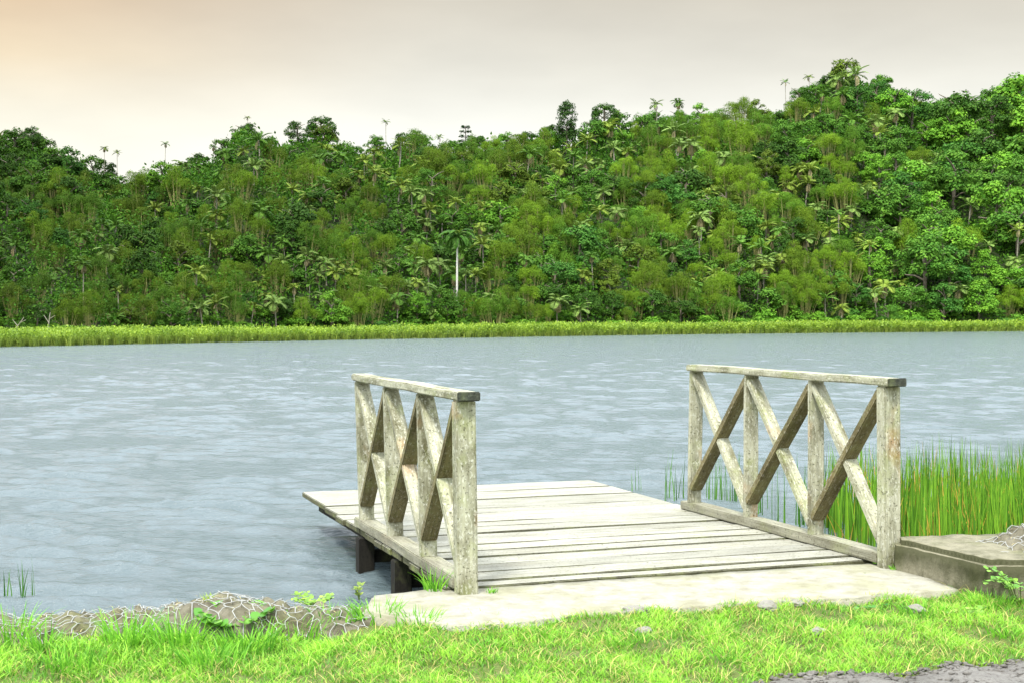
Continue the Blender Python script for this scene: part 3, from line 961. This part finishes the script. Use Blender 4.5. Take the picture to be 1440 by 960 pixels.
# the dense bed along the bank to the right
n = 7200
q_ = rng.random((n, 2))
c0 = dock(0, 0, 0)
uu = .35 + 3.0 * q_[:, 1] ** 1.15; r_ = 2.72 + 4.6 * q_[:, 0]
edge_k = np.clip((r_ - 3.0) / 1.1, .0, 1)
keep = (uu < .75 + 2.5 * edge_k + .3 * rng.random(n)) & (rng.random(n) < .10 + .9 * edge_k ** 1.3)
uu, r_ = uu[keep], r_[keep]
n = len(uu)
P = np.stack([c0.x + axis.x * uu + side.x * r_, c0.y + axis.y * uu + side.y * r_, np.full(n, -.04)], -1)
cl = pnoise(P[:, 0], P[:, 1], 2.0)
Lh = (.37 + .32 * rng.random(n) ** 1.4 + .12 * cl) * (.8 + .2 * np.clip((r_ - 2.7) / .6, 0, 1)) + .06
V, Q, T = blades(P, Lh, .008 + .012 * rng.random(n), rng.random(n) * 6.283, .02 + .14 * rng.random(n) ** 2, np.clip(.5 + .36 * rng.normal(size=n), 0, 1), 4)
o = link('reed_bed', np_mesh('reed_bed', V, [Q], M_REED, False, {'tint': T})); o.color = (.098, .235, .017, 1)
tag(o, kind='stuff')
n2 = 900
k = rng.choice(n, n2)
P2 = P[k] + rng.normal(size=(n2, 3)) * np.array([.03, .03, 0])
V, Q, T = blades(P2, Lh[k] * (.8 + .2 * rng.random(n2)), .006 + .006 * rng.random(n2), rng.random(n2) * 6.283, .05 + .35 * rng.random(n2) ** 2, rng.random(n2), 4)
o = link('withered_reeds', np_mesh('withered_reeds', V, [Q], M_REED, False, {'tint': T})); o.color = (.42, .26, .045, 1)
tag(o, kind='stuff')

# ------------------------------------------------------------------ the far hill
RX = [-500, -250, -60, 0, 35, 60, 110, 150, 180, 210, 250, 300, 330, 350, 400, 450, 480, 520, 560, 600, 640, 700, 760, 800, 850, 900, 950, 1000, 1050, 1100, 1140, 1170, 1200, 1250, 1300, 1350, 1400, 1440, 1600, 1950]
RY = [240, 225, 212, 206, 186, 186, 200, 222, 238, 237, 218, 214, 190, 178, 182, 174, 182, 196, 192, 192, 202, 197, 190, 190, 162, 158, 148, 152, 148, 138, 112, 100, 96, 104, 112, 120, 126, 128, 140, 180]
def ridge_y(px): return np.interp(px, RX, RY)
REEDW = 9.0
def d0(px): return shore_d(px) + REEDW
def d1(px): return d0(px) + np.interp(px, [-500, 0, 200, 450, 800, 1200, 1900], [60, 58, 50, 62, 70, 84, 84])
def zr(px): return CAM_H + (HORIZON - ridge_y(px) - np.interp(px, [0, 110, 160, 240, 300, 450, 520, 680, 860, 1150, 1200, 1300, 1440], [28, 28, 36, 36, 33, 30, 21, 24, 30, 28, 28, 36, 33])) / F * d1(px)
def terrain(px, s):
    px = np.asarray(px, float); s = np.asarray(s, float)
    D = d0(px) + (d1(px) - d0(px)) * s
    s1 = np.clip(s, 0, 1)
    z = .25 + (zr(px) - .25) * (s1 * .82 + .18 * (1 - (1 - s1) ** 2))
    z = z - np.clip(s - 1, 0, 9) * 14
    X = (px - 720) / F * D
    gul = np.sin(X * .21 + 2.2 * np.sin(D * .05)) * .7 + np.sin(X * .47 + D * .31) * .45 + np.sin(D * .42 + X * .13) * .5
    z = z + gul * 1.25 * np.clip(s1 * 4, 0, 1) * np.clip((1.12 - s1) * 5, .25, 1)
    return X, D, z
pxs = np.linspace(-480, 1920, 361); ss = np.concatenate([np.linspace(0, 1, 61), [1.08, 1.2, 1.5, 2.5]])
PX, SS = np.meshgrid(pxs, ss, indexing='ij')
X, Y, Z = terrain(PX, SS)
idx = np.arange(PX.size).reshape(PX.shape)
Q = np.stack([idx[:-1, :-1], idx[1:, :-1], idx[1:, 1:], idx[:-1, 1:]], -1).reshape(-1, 4)
tag(link('hillside', np_mesh('hillside', np.stack([X, Y, Z], -1).reshape(-1, 3), [Q], M_HILL, True)), kind='structure')
# marsh shelf under the grass belt
PX, TT = np.meshgrid(pxs, np.linspace(-.6, REEDW + 2, 14), indexing='ij')
D = shore_d(PX) + TT
Zm = np.where(TT < 0, -.3, .06 + .02 * TT)
idx = np.arange(PX.size).reshape(PX.shape)
Q = np.stack([idx[:-1, :-1], idx[1:, :-1], idx[1:, 1:], idx[:-1, 1:]], -1).reshape(-1, 4)
tag(link('marsh_ground', np_mesh('marsh_ground', np.stack([(PX - 720) / F * D, D, Zm], -1).reshape(-1, 3), [Q], M_SOIL, True)), kind='structure')

# marsh grass belt along the far shore
n = 190000
px = rng.uniform(-330, 1770, n); t = REEDW * rng.random(n) ** 1.6
D = shore_d(px) + t + .25 * np.sin(px * .11) + .2 * np.sin(px * .37)
X = (px - 720) / F * D
hgt = np.interp(px, [0, 480, 960, 1440], [1.02, 1.02, 1.12, 1.16]) * (.72 + .36 * rng.random(n) ** 2) + .09 * np.sin(X * .9) * np.sin(D * .7) + .07 * np.sin(X * .23 + 1) + .05 * np.sin(X * 2.1)
lev = rng.random(n) ** .8
P = np.stack([X, D, .02 + hgt * lev * .84], -1)
dirv = unit(rng.normal(size=(n, 3)) * np.array([.7, .7, .3]) + np.array([0, -.1, .55]))
nrm = unit(np.cross(dirv, unit(rng.normal(size=(n, 3)))))
sz = (.10 + .17 * rng.random(n)) * D / 105
V, Q = leaf_quads(P, nrm, dirv, sz, sz * .42)
pn = np.sin(X * .8 + D) * .12
tint = np.clip(.55 + .22 * rng.normal(size=n) + pn, 0, 1)
o = link('marsh_grass', np_mesh('marsh_grass', V, [Q], M_MARSH, False, {'tint': tint})); o.color = (.20, .315, .030, 1)
tag(o, kind='stuff')
# brownish stalks at the waterline
n = 22000
px = rng.uniform(-330, 1770, n); D = shore_d(px) + .35 * rng.random(n) + .25 * np.sin(px * .11) + .2 * np.sin(px * .37) - .1
P = np.stack([(px - 720) / F * D, D, np.full(n, -.05)], -1)
V, Q, T = blades(P, .35 + .4 * rng.random(n), (.03 + .03 * rng.random(n)) * D / 100, rng.random(n) * 6.28, .1 + .3 * rng.random(n), rng.random(n), 2)
o = link('marsh_stalks', np_mesh('marsh_stalks', V, [Q], M_MARSH, False, {'tint': T})); o.color = (.20, .28, .045, 1)
tag(o, kind='stuff')

# undergrowth over the slope
n = 330000
px = rng.uniform(-330, 1770, n); s = rng.random(n) * 1.01
X, D, Z = terrain(px, s)
clump = np.abs(np.sin(X * .9 + 1.7 * np.sin(D * .7)) * np.sin(D * 1.1 + X * .37))
P = np.stack([X, D, Z + .1 + (.5 + 2.2 * clump) * rng.random(n) ** 1.2 * np.clip((1.02 - s) * 9, .2, 1)], -1)
dirv = unit(rng.normal(size=(n, 3)) + np.array([0, -.5, .1]))
nrm = unit(rng.normal(size=(n, 3)) * .8 + np.array([0, -.3, 1]))
sz = (.14 + .24 * rng.random(n)) * D / 120
V, Q = leaf_quads(P, nrm, dirv, sz, sz * .55)
o = link('undergrowth', np_mesh('undergrowth', V, [Q], M_UNDER, False, {'tint': np.clip(.45 + .28 * rng.normal(size=n), 0, 1)})); o.color = (.043, .114, .010, 1)
tag(o, kind='stuff')

# ---- tree meshes (unit crown radius)
def crown_broad(seed, nclump=30, per=60, leaf=.10, tall=1.0, spread=1.0, clump_r=.30):
    g = np.random.default_rng(seed)
    bt = Batch()
    a = g.random(nclump) * 6.283; zc = g.uniform(-.55, 1, nclump)
    rr = np.sqrt(np.clip(1 - zc ** 2, 0, 1))
    k = .55 + .32 * g.random(nclump)
    C = np.stack([np.cos(a) * rr * k * spread, np.sin(a) * rr * k * spread, zc * k * tall], -1)
    for c in C:
        m_ = int(per * 1.55 * (.6 + .8 * g.random()))
        d_ = unit(g.normal(size=(m_, 3)))
        d_[:, 2] = np.abs(d_[:, 2]) * .9 - .25
        d_ = unit(d_)
        r_ = clump_r * (.7 + .5 * g.random()) * (.65 + .4 * g.random(m_))[:, None]
        P = c + d_ * r_ * np.array([1, 1, .8])
        nrm = unit(d_ * .9 + np.array([0, 0, .6]) + g.normal(size=(m_, 3)) * .28)
        T = unit(np.cross(nrm, g.normal(size=(m_, 3))) + d_ * .5 + np.array([0, 0, -.25]))
        T = unit(T - nrm * (T * nrm).sum(1, keepdims=True) * .7)
        l = leaf * .78 * (.6 + .8 * g.random(m_))
        V, Q = leaf_quads(P, nrm, T, l * 1.5, l * 1.05, .12)
        bt.add(V, Q, np.clip(.5 + (g.random() - .5) * .4 + .17 * g.normal(size=m_), 0, 1))
    return bt

def crown_bamboo(seed, nplume=9, per=520):
    """arching feathery plumes: velvety umbrella heads"""
    g = np.random.default_rng(seed)
    bt, st = Batch(), Batch()
    for i in range(nplume):
        a = g.random() * 6.283; r0 = .85 * math.sqrt(g.random())
        top = np.array([math.cos(a) * r0, math.sin(a) * r0, .7 - .75 * r0 ** 1.3 + .75 * (g.random() - .5)])
        R_ = .17 + .19 * g.random()
        el = 1 + .8 * g.random(); ea = g.random() * 3.14
        m_ = per
        th = np.sqrt(g.random(m_)) * 1.75
        ph = g.random(m_) * 6.283
        d_ = np.stack([np.sin(th) * np.cos(ph), np.sin(th) * np.sin(ph), np.cos(th)], -1)
        sh = (1 + .10 * g.normal(size=m_) - .25 * (g.random(m_) < .2) * g.random(m_))[:, None]
        P = d_ * R_ * sh
        ax = np.array([math.cos(ea), math.sin(ea), 0])
        P = P + np.outer(P @ ax, ax) * (el - 1)
        P[:, 2] -= np.where(th > 1.15, (th - 1.15) * R_ * 1.6 * g.random(m_), 0)
        P = P + top
        T = unit(d_ * .45 + np.array([0, 0, -.8]) + g.normal(size=(m_, 3)) * .22)
        nrm = unit(d_ + np.array([0, 0, .25]) + g.normal(size=(m_, 3)) * .25)
        l = .042 * (.7 + .6 * g.random(m_))
        V, Q = leaf_quads(P, nrm, T, l * 1.6, l * .6)
        bt.add(V, Q, np.clip(.52 + (g.random() - .5) * .3 + .12 * g.normal(size=m_), 0, 1))
        foot = np.array([math.cos(a) * r0 * .35, math.sin(a) * r0 * .35, -1.7])
        mid = (foot + top) / 2 + np.array([0, 0, .25])
        for q in range(2):
            jit = g.normal(size=3) * .06
            st.add(*tube([foot + jit, mid + jit, top + jit], [.022, .018, .010], 4))
    return bt, st

def palm_fronds(seed, nf=12, length=1.0, wide=.36, leaflets=11, droop=1.0, dead=2):
    g = np.random.default_rng(seed)
    bt, dt = Batch(), Batch()
    for i in range(nf + dead):
        isdead = i >= nf
        a = i * 2.4 + g.normal() * .25
        el = (1.4 - 1.35 * (i / nf)) if not isdead else -.75
        Ld = length * (.8 + .3 * g.random()) * (1 if not isdead else .75)
        u = np.array([math.cos(a), math.sin(a), 0])
        pts = []
        p = np.zeros(3); e = el
        for k in range(leaflets + 1):
            pts.append(p.copy())
            p = p + (u * math.cos(e) + np.array([0, 0, math.sin(e)])) * Ld / leaflets
            e -= droop * 1.35 / leaflets * (1 + .3 * g.random())
        pts = np.array(pts)
        s_ = np.cross(u, [0, 0, 1.0])
        for k in range(1, leaflets + 1):
            f = k / leaflets
            wl = wide * Ld * math.sin(math.pi * min(1, .12 + .86 * f)) ** .7
            tdir = unit(pts[k] - pts[k - 1])
            up = np.cross(s_, tdir); up = up if up[2] > 0 else -up
            for sg in (-1, 1):
                T = unit(s_ * sg * .85 + tdir * .55 - np.array([0, 0, .28]) + g.normal(size=3) * .06)
                V, Q = leaf_quads(pts[k][None], up[None], T[None], np.array([wl]), np.array([Ld / leaflets * 1.25]))
                (dt if isdead else bt).add(V, Q, .5 + .25 * (g.random() - .5) + .2 * (sg * (1 if i % 2 else -1)) * .5)
    return bt, dt

def trunk_mesh(name, h0, h1, r0, r1, bend, mat, seed, limbs=0, reach=.6):
    g = random.Random(seed)
    bt = Batch()
    pts, rr = [], []
    bx, by = g.uniform(-bend, bend), g.uniform(-bend, bend)
    for k in range(7):
        f = k / 6
        pts.append((bx * math.sin(f * 1.57), by * f * f, h0 + (h1 - h0) * f)); rr.append(r0 + (r1 - r0) * f)
    # runs home to the crown centre
    pts = [(p[0] - bx * 1.0, p[1] - by * 1.0, p[2]) for p in pts]
    bt.add(*tube(pts, rr, 6))
    for i in range(limbs):
        a = g.random() * 6.283
        s = Vector(pts[4 + i % 3]); e = s + Vector((math.cos(a) * reach, math.sin(a) * reach, reach * g.uniform(.3, .9)))
        bt.add(*tube([s, s.lerp(e, .5) + Vector((0, 0, .06)), e], [r1 * .8, r1 * .55, r1 * .25], 4))
    return bt.mesh(name, mat, True)

broad = []
for sd, kw in enumerate((dict(), dict(nclump=36, per=70, leaf=.075, clump_r=.26), dict(nclump=26, per=50, leaf=.125, clump_r=.34), dict(tall=1.35, nclump=34),
                         dict(spread=1.25, tall=.7, nclump=30), dict(nclump=40, per=75, leaf=.06, clump_r=.24), dict(nclump=26, per=48, leaf=.115, clump_r=.34), dict(tall=1.15, leaf=.085, per=75))):
    broad.append((crown_broad(100 + sd, **kw).mesh('crown', M_LEAF), trunk_mesh('trunk', -2.4, .35, .09, .05, .12, M_BARK, sd, 6)))
bamboo = []
for sd in range(6):
    c, s = crown_bamboo(200 + sd, 13 + sd % 5)
    bamboo.append((c.mesh('foliage', M_BAMBOO), s.mesh('culm_bundle', M_CULM, True)))
palms = []
for sd in range(6):
    c, dd = palm_fronds(300 + sd, nf=9 + sd % 4, wide=.27 + .08 * (sd % 3), droop=.85 + .18 * (sd % 3), dead=1 + sd % 3)
    palms.append((c.mesh('fronds', M_PALM), dd.mesh('dead_fronds', M_PALM), trunk_mesh('trunk', -3.2, .02, .06, .045, .25, M_PALMBARK, sd)))

COLS = [(-999, 330, 'on the hill above the far left shore'), (330, 690, 'on the slope behind the left railing'),
        (690, 960, 'on the slope beyond the open jetty end'), (960, 1280, 'on the slope behind the right railing'),
        (1280, 9999, 'on the hill above the tall reeds')]
def where(px, s):
    c = [t for a, b_, t in COLS if a <= px < b_][0]
    r_ = 'along the ridge' if s > .86 else 'high' if s > .58 else 'midway' if s > .28 else 'low'
    return f'{r_} {c}'

def zone_tint(px, s):
    """left of the hill darker and browner leaves, right fresher green, graduated filter tone put into the leaf colour"""
    k = np.clip((px - 60) / 900, 0, 1)
    return .60 + .46 * k + .20 * np.clip((px - 1130) / 160, 0, 1)  # dimming of a graduated filter, painted into the leaves from left to right

CBROAD = [('dark green', (.040, .095, .014)), ('mid green', (.062, .15, .018)), ('fresh green', (.095, .22, .020)), ('deep green', (.046, .13, .020)), ('olive green', (.085, .135, .016))]
GB, GM, GP = 'broadleaf trees of the hillside forest', 'bamboo clumps of the hillside forest', 'palms of the hillside forest'

def put_broad(px, s, rpx, ci, var, label=None, lift=.95, zs=1.0):
    X, D, z = (float(v) for v in terrain(px, s))
    r_ = rpx * D / F
    root = empty('broadleaf_tree', (X, D, z), 0)
    nm, c = CBROAD[ci]
    tag(root, label or f'{nm} leafy broadleaf tree {where(px, s)}', 'tree', GB)
    k = zone_tint(px, s) * random.uniform(.85, 1.15)
    rz = random.random() * 6.28
    for nme, me in (('crown', broad[var][0]), ('trunk', broad[var][1])):
        o = link(nme, me, root, (0, 0, r_ * lift)); o.scale = (r_, r_, r_ * zs); o.rotation_euler = (0, 0, rz)
        o.color = (c[0] * k, c[1] * k, c[2] * k, 1)
    return root
def put_bamboo(px, s, rpx, var, label=None):
    X, D, z = (float(v) for v in terrain(px, s))
    r_ = rpx * D / F
    root = empty('bamboo_clump', (X, D, z), 0)
    sh = random.choice([('olive', (.082, .146, .008)), ('yellow green', (.102, .190, .009)), ('dull green', (.066, .148, .010))])
    tag(root, label or f'{sh[0]} feathery bamboo clump {where(px, s)}', 'bamboo', GM)
    k = zone_tint(px, s) * random.uniform(.85, 1.15)
    rz = random.random() * 6.28
    for nme, me in (('foliage', bamboo[var][0]), ('culm_bundle', bamboo[var][1])):
        o = link(nme, me, root, (0, 0, r_ * 1.15)); o.scale = (r_, r_, r_ * random.uniform(.95, 1.25)); o.rotation_euler = (0, 0, rz)
        o.color = (*(v * k for v in sh[1]), 1)
    return root
def put_palm(px, s, rpx, var, label=None, hpx=None):
    X, D, z = (float(v) for v in terrain(px, s))
    r_ = rpx * D / F
    h = (hpx or random.uniform(.9, 1.9) * rpx) * D / F
    root = empty('palm_tree', (X, D, z), 0)
    sh = random.choice([('pale grey green', (.13, .205, .045)), ('green', (.08, .17, .022)), ('yellowish green', (.15, .215, .030))])
    tag(root, label or f'{sh[0]} palm {where(px, s)}', 'palm', GP)
    k = zone_tint(px, s) * random.uniform(.85, 1.15)
    rz = random.random() * 6.28
    fr, dd, tr = palms[var]
    for nme, me, cc in (('fronds', fr, sh[1]), ('dead_fronds', dd, (.34, .29, .15))):
        o = link(nme, me, root, (0, 0, h)); o.scale = (r_,) * 3; o.rotation_euler = (0, 0, rz)
        o.color = (*(v * k for v in cc), 1)
    o = link('trunk', tr, root, (0, 0, h)); o.scale = (r_ * .85, r_ * .85, max(h / 3.2 * 1.08, r_ * .3)); o.rotation_euler = (0, 0, rz)
    return root

# ---- scatter by kind
def kind_weights(px, s):
    b_ = np.interp(px, [-300, 0, 250, 420, 700, 1000, 1180, 1260, 1800], [.6, .55, .42, .36, .34, .26, .45, .96, .97])
    m_ = np.interp(px, [-300, 0, 150, 300, 500, 700, 900, 1050, 1180, 1260, 1800], [.2, .2, .26, .40, .36, .32, .42, .42, .22, .01, .01])
    patch = mnoise.noise(Vector((px * .009, s * 2.6, 4.0)))
    m_ *= min(3.2, max(.12, 1 + 3.4 * patch))
    m_ *= 1.0
    if (s > .86 and px < 760) or (s > .78 and px > 1060) or s > .95: m_ *= .03
    p_k = min(2.6, max(.15, 1 + 3.0 * mnoise.noise(Vector((px * .011, s * 3.0, 14.0)))))
    if s > .88: b_ += 3.0
    if s < .16: b_ += .2
    p_ = max(.03, .34 - .25 * (px > 1230) - .12 * (px < 250)) * p_k
    b_ += .12
    if s > .86: p_ = .02
    w = np.array([b_, m_, p_]); return w / w.sum()
cand = []
placed = []
cnt = [0, 0, 0]
tries = 0
cells = {}
while tries < 30000 and sum(cnt) < 960:
    tries += 1
    px = random.uniform(-170, 1610); s = random.random() ** .92
    X, D, z = (float(v) for v in terrain(px, s))
    py = HORIZON - (z - CAM_H) / D * F
    mind = np.interp(px, [0, 1200, 1300], [21, 21, 24]) * random.uniform(.8, 1.15)
    ok = True
    for qx, qy in placed:
        if abs(qx - px) < mind and (qx - px) ** 2 + ((qy - py) * 1.35) ** 2 < mind * mind:
            ok = False; break
    if not ok: continue
    w = kind_weights(px, s)
    k = int(np.searchsorted(np.cumsum(w), random.random()))
    k = min(k, 2)
    if cnt[k] >= (330, 320, 320)[k]: continue
    placed.append((px, py)); cnt[k] += 1
    if k == 0:
        big = np.interp(px, [0, 1180, 1280], [1, 1, 1.35])
        rp = random.uniform(15, 22 + 14 * random.random()) * big
        if s > .9: rp = min(rp, 19 if px < 1090 else 13)
        rp = min(rp, max(10, (py - ridge_y(px) + 7) / 1.75))      # keep to the treeline
        ci = random.choices(range(5), [.34, .3, .1, .1, .16] if px < 1180 else [.12, .32, .34, .18, .04])[0]
        put_broad(px, s, rp, ci, random.randrange(8), lift=random.uniform(.6, .9) if s > .9 else random.uniform(.7, 1.2))
    elif k == 1:
        put_bamboo(px, s, min(random.uniform(14, 26), max(9, (py - ridge_y(px) + 6) / 2.2)), random.randrange(6))
    else:
        put_palm(px, s, random.uniform(15, 25), random.randrange(6))
print('trees', cnt)

# low shrubs where the forest meets the marsh grass
GS = 'leafy shrubs along the marsh grass'
for i in range(150):
    px = -150 + 1740 * (i + random.random()) / 150; s = random.uniform(-.02, .05)
    X, D, z = (float(v) for v in terrain(px, max(s, 0)))
    D += s * 60 if s < 0 else 0
    r_ = random.uniform(9, 17) * D / F
    root = empty('shrub', (X, D, z), 0)
    ci = random.choice([1, 2, 2, 3, 2])
    nm, c = CBROAD[ci]
    tag(root, f'low {nm} shrub at the foot of the forest {[t for a, b_, t in COLS if a <= px < b_][0]}'.replace('on the slope ', '').replace('on the hill ', ''), 'shrub', GS)
    k = zone_tint(px, 0) * random.uniform(.95, 1.3)
    o = link('foliage', broad[random.choice([0, 2, 4, 6])][0], root, (0, 0, r_ * .45)); o.scale = (r_ * 1.2, r_, r_ * .8); o.rotation_euler = (0, 0, random.random() * 6)
    o.color = (c[0] * k, c[1] * k, c[2] * k, 1)

# ---- singular trees
def at_ridge(px, ytop, s=.97):
    X, D, z = (float(v) for v in terrain(px, s))
    return X, D, z, (CAM_H + (HORIZON - ytop) / F * D)
# tall dark narrow tree on the ridge
X, D, z, zt = at_ridge(797, 143, .86)
root = empty('tall_narrow_tree', (X, D, z)); tag(root, 'tall narrow dark tree rising above the ridge beyond the jetty', 'tree')
hh = zt - z
me = crown_broad(901, nclump=80, per=46, leaf=.10, tall=2.4, spread=1.05, clump_r=.36).mesh('crown', M_LEAF)
o = link('crown', me, root, (0, 0, hh * .53)); o.scale = (hh * .185, hh * .185, hh * .235); o.color = (.030, .070, .014, 1)
o = link('trunk', broad[0][1], root, (0, 0, hh * .5)); o.scale = (hh * .2,) * 3
# skyline palms and sprigs
for i, (px, yt, rp, lab) in enumerate((
        (1103, 113, 9, 'lone thin palm on the skyline left of the highest summit'), (1136, 106, 9, 'palm beside the dark tuft on the shoulder of the summit'),
        (148, 206, 8, 'slender palm silhouetted on the slope of the far left hill, upper one'), (166, 212, 8, 'slender palm silhouetted on the slope of the far left hill, lower one'),
        (234, 200, 8, 'lone palm standing in the gap between the left hills'), (301, 204, 8, 'small palm on the skyline right of the gap'),
        (543, 169, 9, 'wind bent palm on the skyline behind the left railing'), (349, 164, 6, 'tiny palm top peeping over the second hill'),
        (588, 184, 11, 'grey palm on the skyline right of the wind bent one'), (618, 190, 9, 'small palm on the low saddle of the ridge'),
        (922, 142, 13, 'dark palm on the ridge, left of two close ones'), (953, 140, 13, 'dark palm on the ridge, right of two close ones'),
        (868, 156, 8, 'small palm just right of the tall narrow tree'))):
    X, D, z, zt = at_ridge(px, yt, .96)
    rr = rp * D / F
    put_palm(px, .96, rp, i % 6, lab, hpx=max((zt - z) / D * F - rp * .5, 8))
# tiered tree
X, D, z, zt = at_ridge(655, 178, .95)
root = empty('tiered_tree', (X, D, z)); tag(root, 'dark tiered tree with flat whorls on the skyline behind the left railing', 'tree')
hh = zt - z
bt = Batch(); g = np.random.default_rng(5)
for k in range(5):
    zz = hh * (.45 + .13 * k); rr = hh * .24 * (1 - .15 * k)
    m_ = 150
    a = g.random(m_) * 6.28; q = np.sqrt(g.random(m_)) * rr
    P = np.stack([q * np.cos(a), q * np.sin(a), zz + .06 * hh * g.normal(size=m_) * .35], -1)
    nrm = unit(np.array([0, 0, 1.]) + g.normal(size=(m_, 3)) * .35)
    T = unit(np.stack([np.cos(a), np.sin(a), -.15 + 0 * a], -1)); l = hh * .06 * (.7 + .6 * g.random(m_))
    bt.add(*leaf_quads(P, nrm, T, l, l * .6), g.random(m_))
o = link('crown', bt.mesh('crown', M_LEAF), root); o.color = (.03, .07, .018, 1)
link('trunk', trunk_mesh('trunk', 0, hh, .09, .04, .02, M_BARK, 3), root)
# big crowns on the skyline
for px, s, rp, ci, var, lab in (
        (45, .97, 20, 0, 1, 'ragged dark tree crowning the far left hill'), (345, .97, 21, 0, 5, 'round dense tree at the left end of the second hill'),
        (452, .97, 24, 0, 1, 'broad round tree on top of the second hill'), (775, .95, 17, 0, 3, 'dark rounded tree leaning on the tall narrow one'),
        (850, .96, 22, 0, 1, 'dark bushy tree on the ridge where the slope starts to climb'), (1190, .965, 14, 0, 4, 'dark wide tree on the highest summit'),
        (1155, .97, 9, 0, 3, 'small dark conical tree just left of the summit'), (1238, .985, 16, 1, 0, 'rounded tree just right of the summit'),
        (665, .72, 22, 0, 5, 'dense dark round tree high behind the left railing'), (760, .62, 22, 0, 1, 'dark dome shaped tree above the jetty end'),
        (830, .55, 30, 1, 5, 'large glossy green dome shaped tree in the middle of the slope')):
    put_broad(px, s, rp, ci, var, lab, .9, 1.0)
# the tall royal palm
fr, dd = palm_fronds(777, nf=17, wide=.26, leaflets=24, droop=1.45, dead=0)
X, D, z = (float(v) for v in terrain(643, .10))
sc = D / F
root = empty('royal_palm', (X, D, z)); tag(root, 'tall palm with long white trunk at the foot of the slope behind the left railing', 'palm')
yb = HORIZON - (z - CAM_H) / D * F
hp = (yb - 334) * sc
o = link('fronds', fr.mesh('fronds', M_PALM), root, (0, 0, hp)); o.scale = (34 * sc,) * 3; o.color = (.05, .125, .018, 1)
tm = trunk_mesh('trunk', 0, hp - 12 * sc, 1.7 * sc, 1.2 * sc, .05, bark('white_palm_bark', (.42, .40, .36), (.62, .60, .55)), 2)
link('trunk', tm, root)
o = link('crownshaft', trunk_mesh('crownshaft', hp - 13 * sc, hp + 2 * sc, 1.6 * sc, 1.0 * sc, 0, M_WEED, 2), root); o.color = (.10, .22, .04, 1)
# palms with visible pale trunks near the shore
for px, s, rp, hpx, lab in ((586, .04, 14, 52, 'thin palm with a pale trunk beside the tall white trunked one'), (655, .10, 14, 50, 'leaning palm just right of the tall white trunked one'),
                            (714, .16, 15, 40, 'palm with drooping fronds above the jetty end bamboo'), (738, .12, 15, 42, 'low palm with reddish crown base near the jetty end'),
                            (832, .10, 14, 60, 'palm with straight white trunk low beyond the jetty end'), (1222, .10, 15, 62, 'fan shaped palm with leaning pale trunk behind the right front post'),
                            (1095, .16, 16, 48, 'palm with pale fronds low behind the right railing'), (1432, .12, 18, 68, 'palm with white trunk above the tall reeds at the far end'),
                            (1060, .10, 14, 45, 'slim palm behind the second bay of the right railing'), (118, .10, 17, 72, 'palm with brown skirt low on the far left slope'),
                            (166, .08, 13, 50, 'thin palm low on the far left slope'), (430, .12, 14, 40, 'palm with dark crown low left of the left railing'),
                            (1178, .2, 15, 45, 'palm leaning out of broadleaf trees behind the right railing'), (982, .2, 15, 50, 'palm with thin pale trunk behind the right back post')):
    put_palm(px, s, rp, random.randrange(6), lab, hpx)
# bare pale branches at the shore
for i, (px, hpx, lab) in enumerate(((28, 30, 'bare pale branch leaning over the marsh grass at the far left'), (78, 36, 'bare dead trunk at the edge of the far left forest'))):
    X, D, z = (float(v) for v in terrain(px, .0))
    sc = D / F
    D -= 1.5
    root = empty('bare_tree', (X, D, z)); tag(root, lab, 'bare tree')
    bt = Batch()
    lean = (18 if i == 0 else 4) * sc
    bt.add(*tube([(0, 0, 0), (lean * .4, 0, hpx * .5 * sc), (lean, 0, hpx * sc)], [1.1 * sc, .9 * sc, .5 * sc], 6))
    bt.add(*tube([(lean * .5, 0, hpx * .6 * sc), (lean * .5 - 7 * sc, 0, hpx * .9 * sc)], [.7 * sc, .35 * sc], 5))
    bt.add(*tube([(lean * .7, 0, hpx * .75 * sc), (lean * .7 + 8 * sc, 0, hpx * .88 * sc)], [.6 * sc, .3 * sc], 5))
    link('trunk', bt.mesh('trunk', M_PALMBARK, True), root)
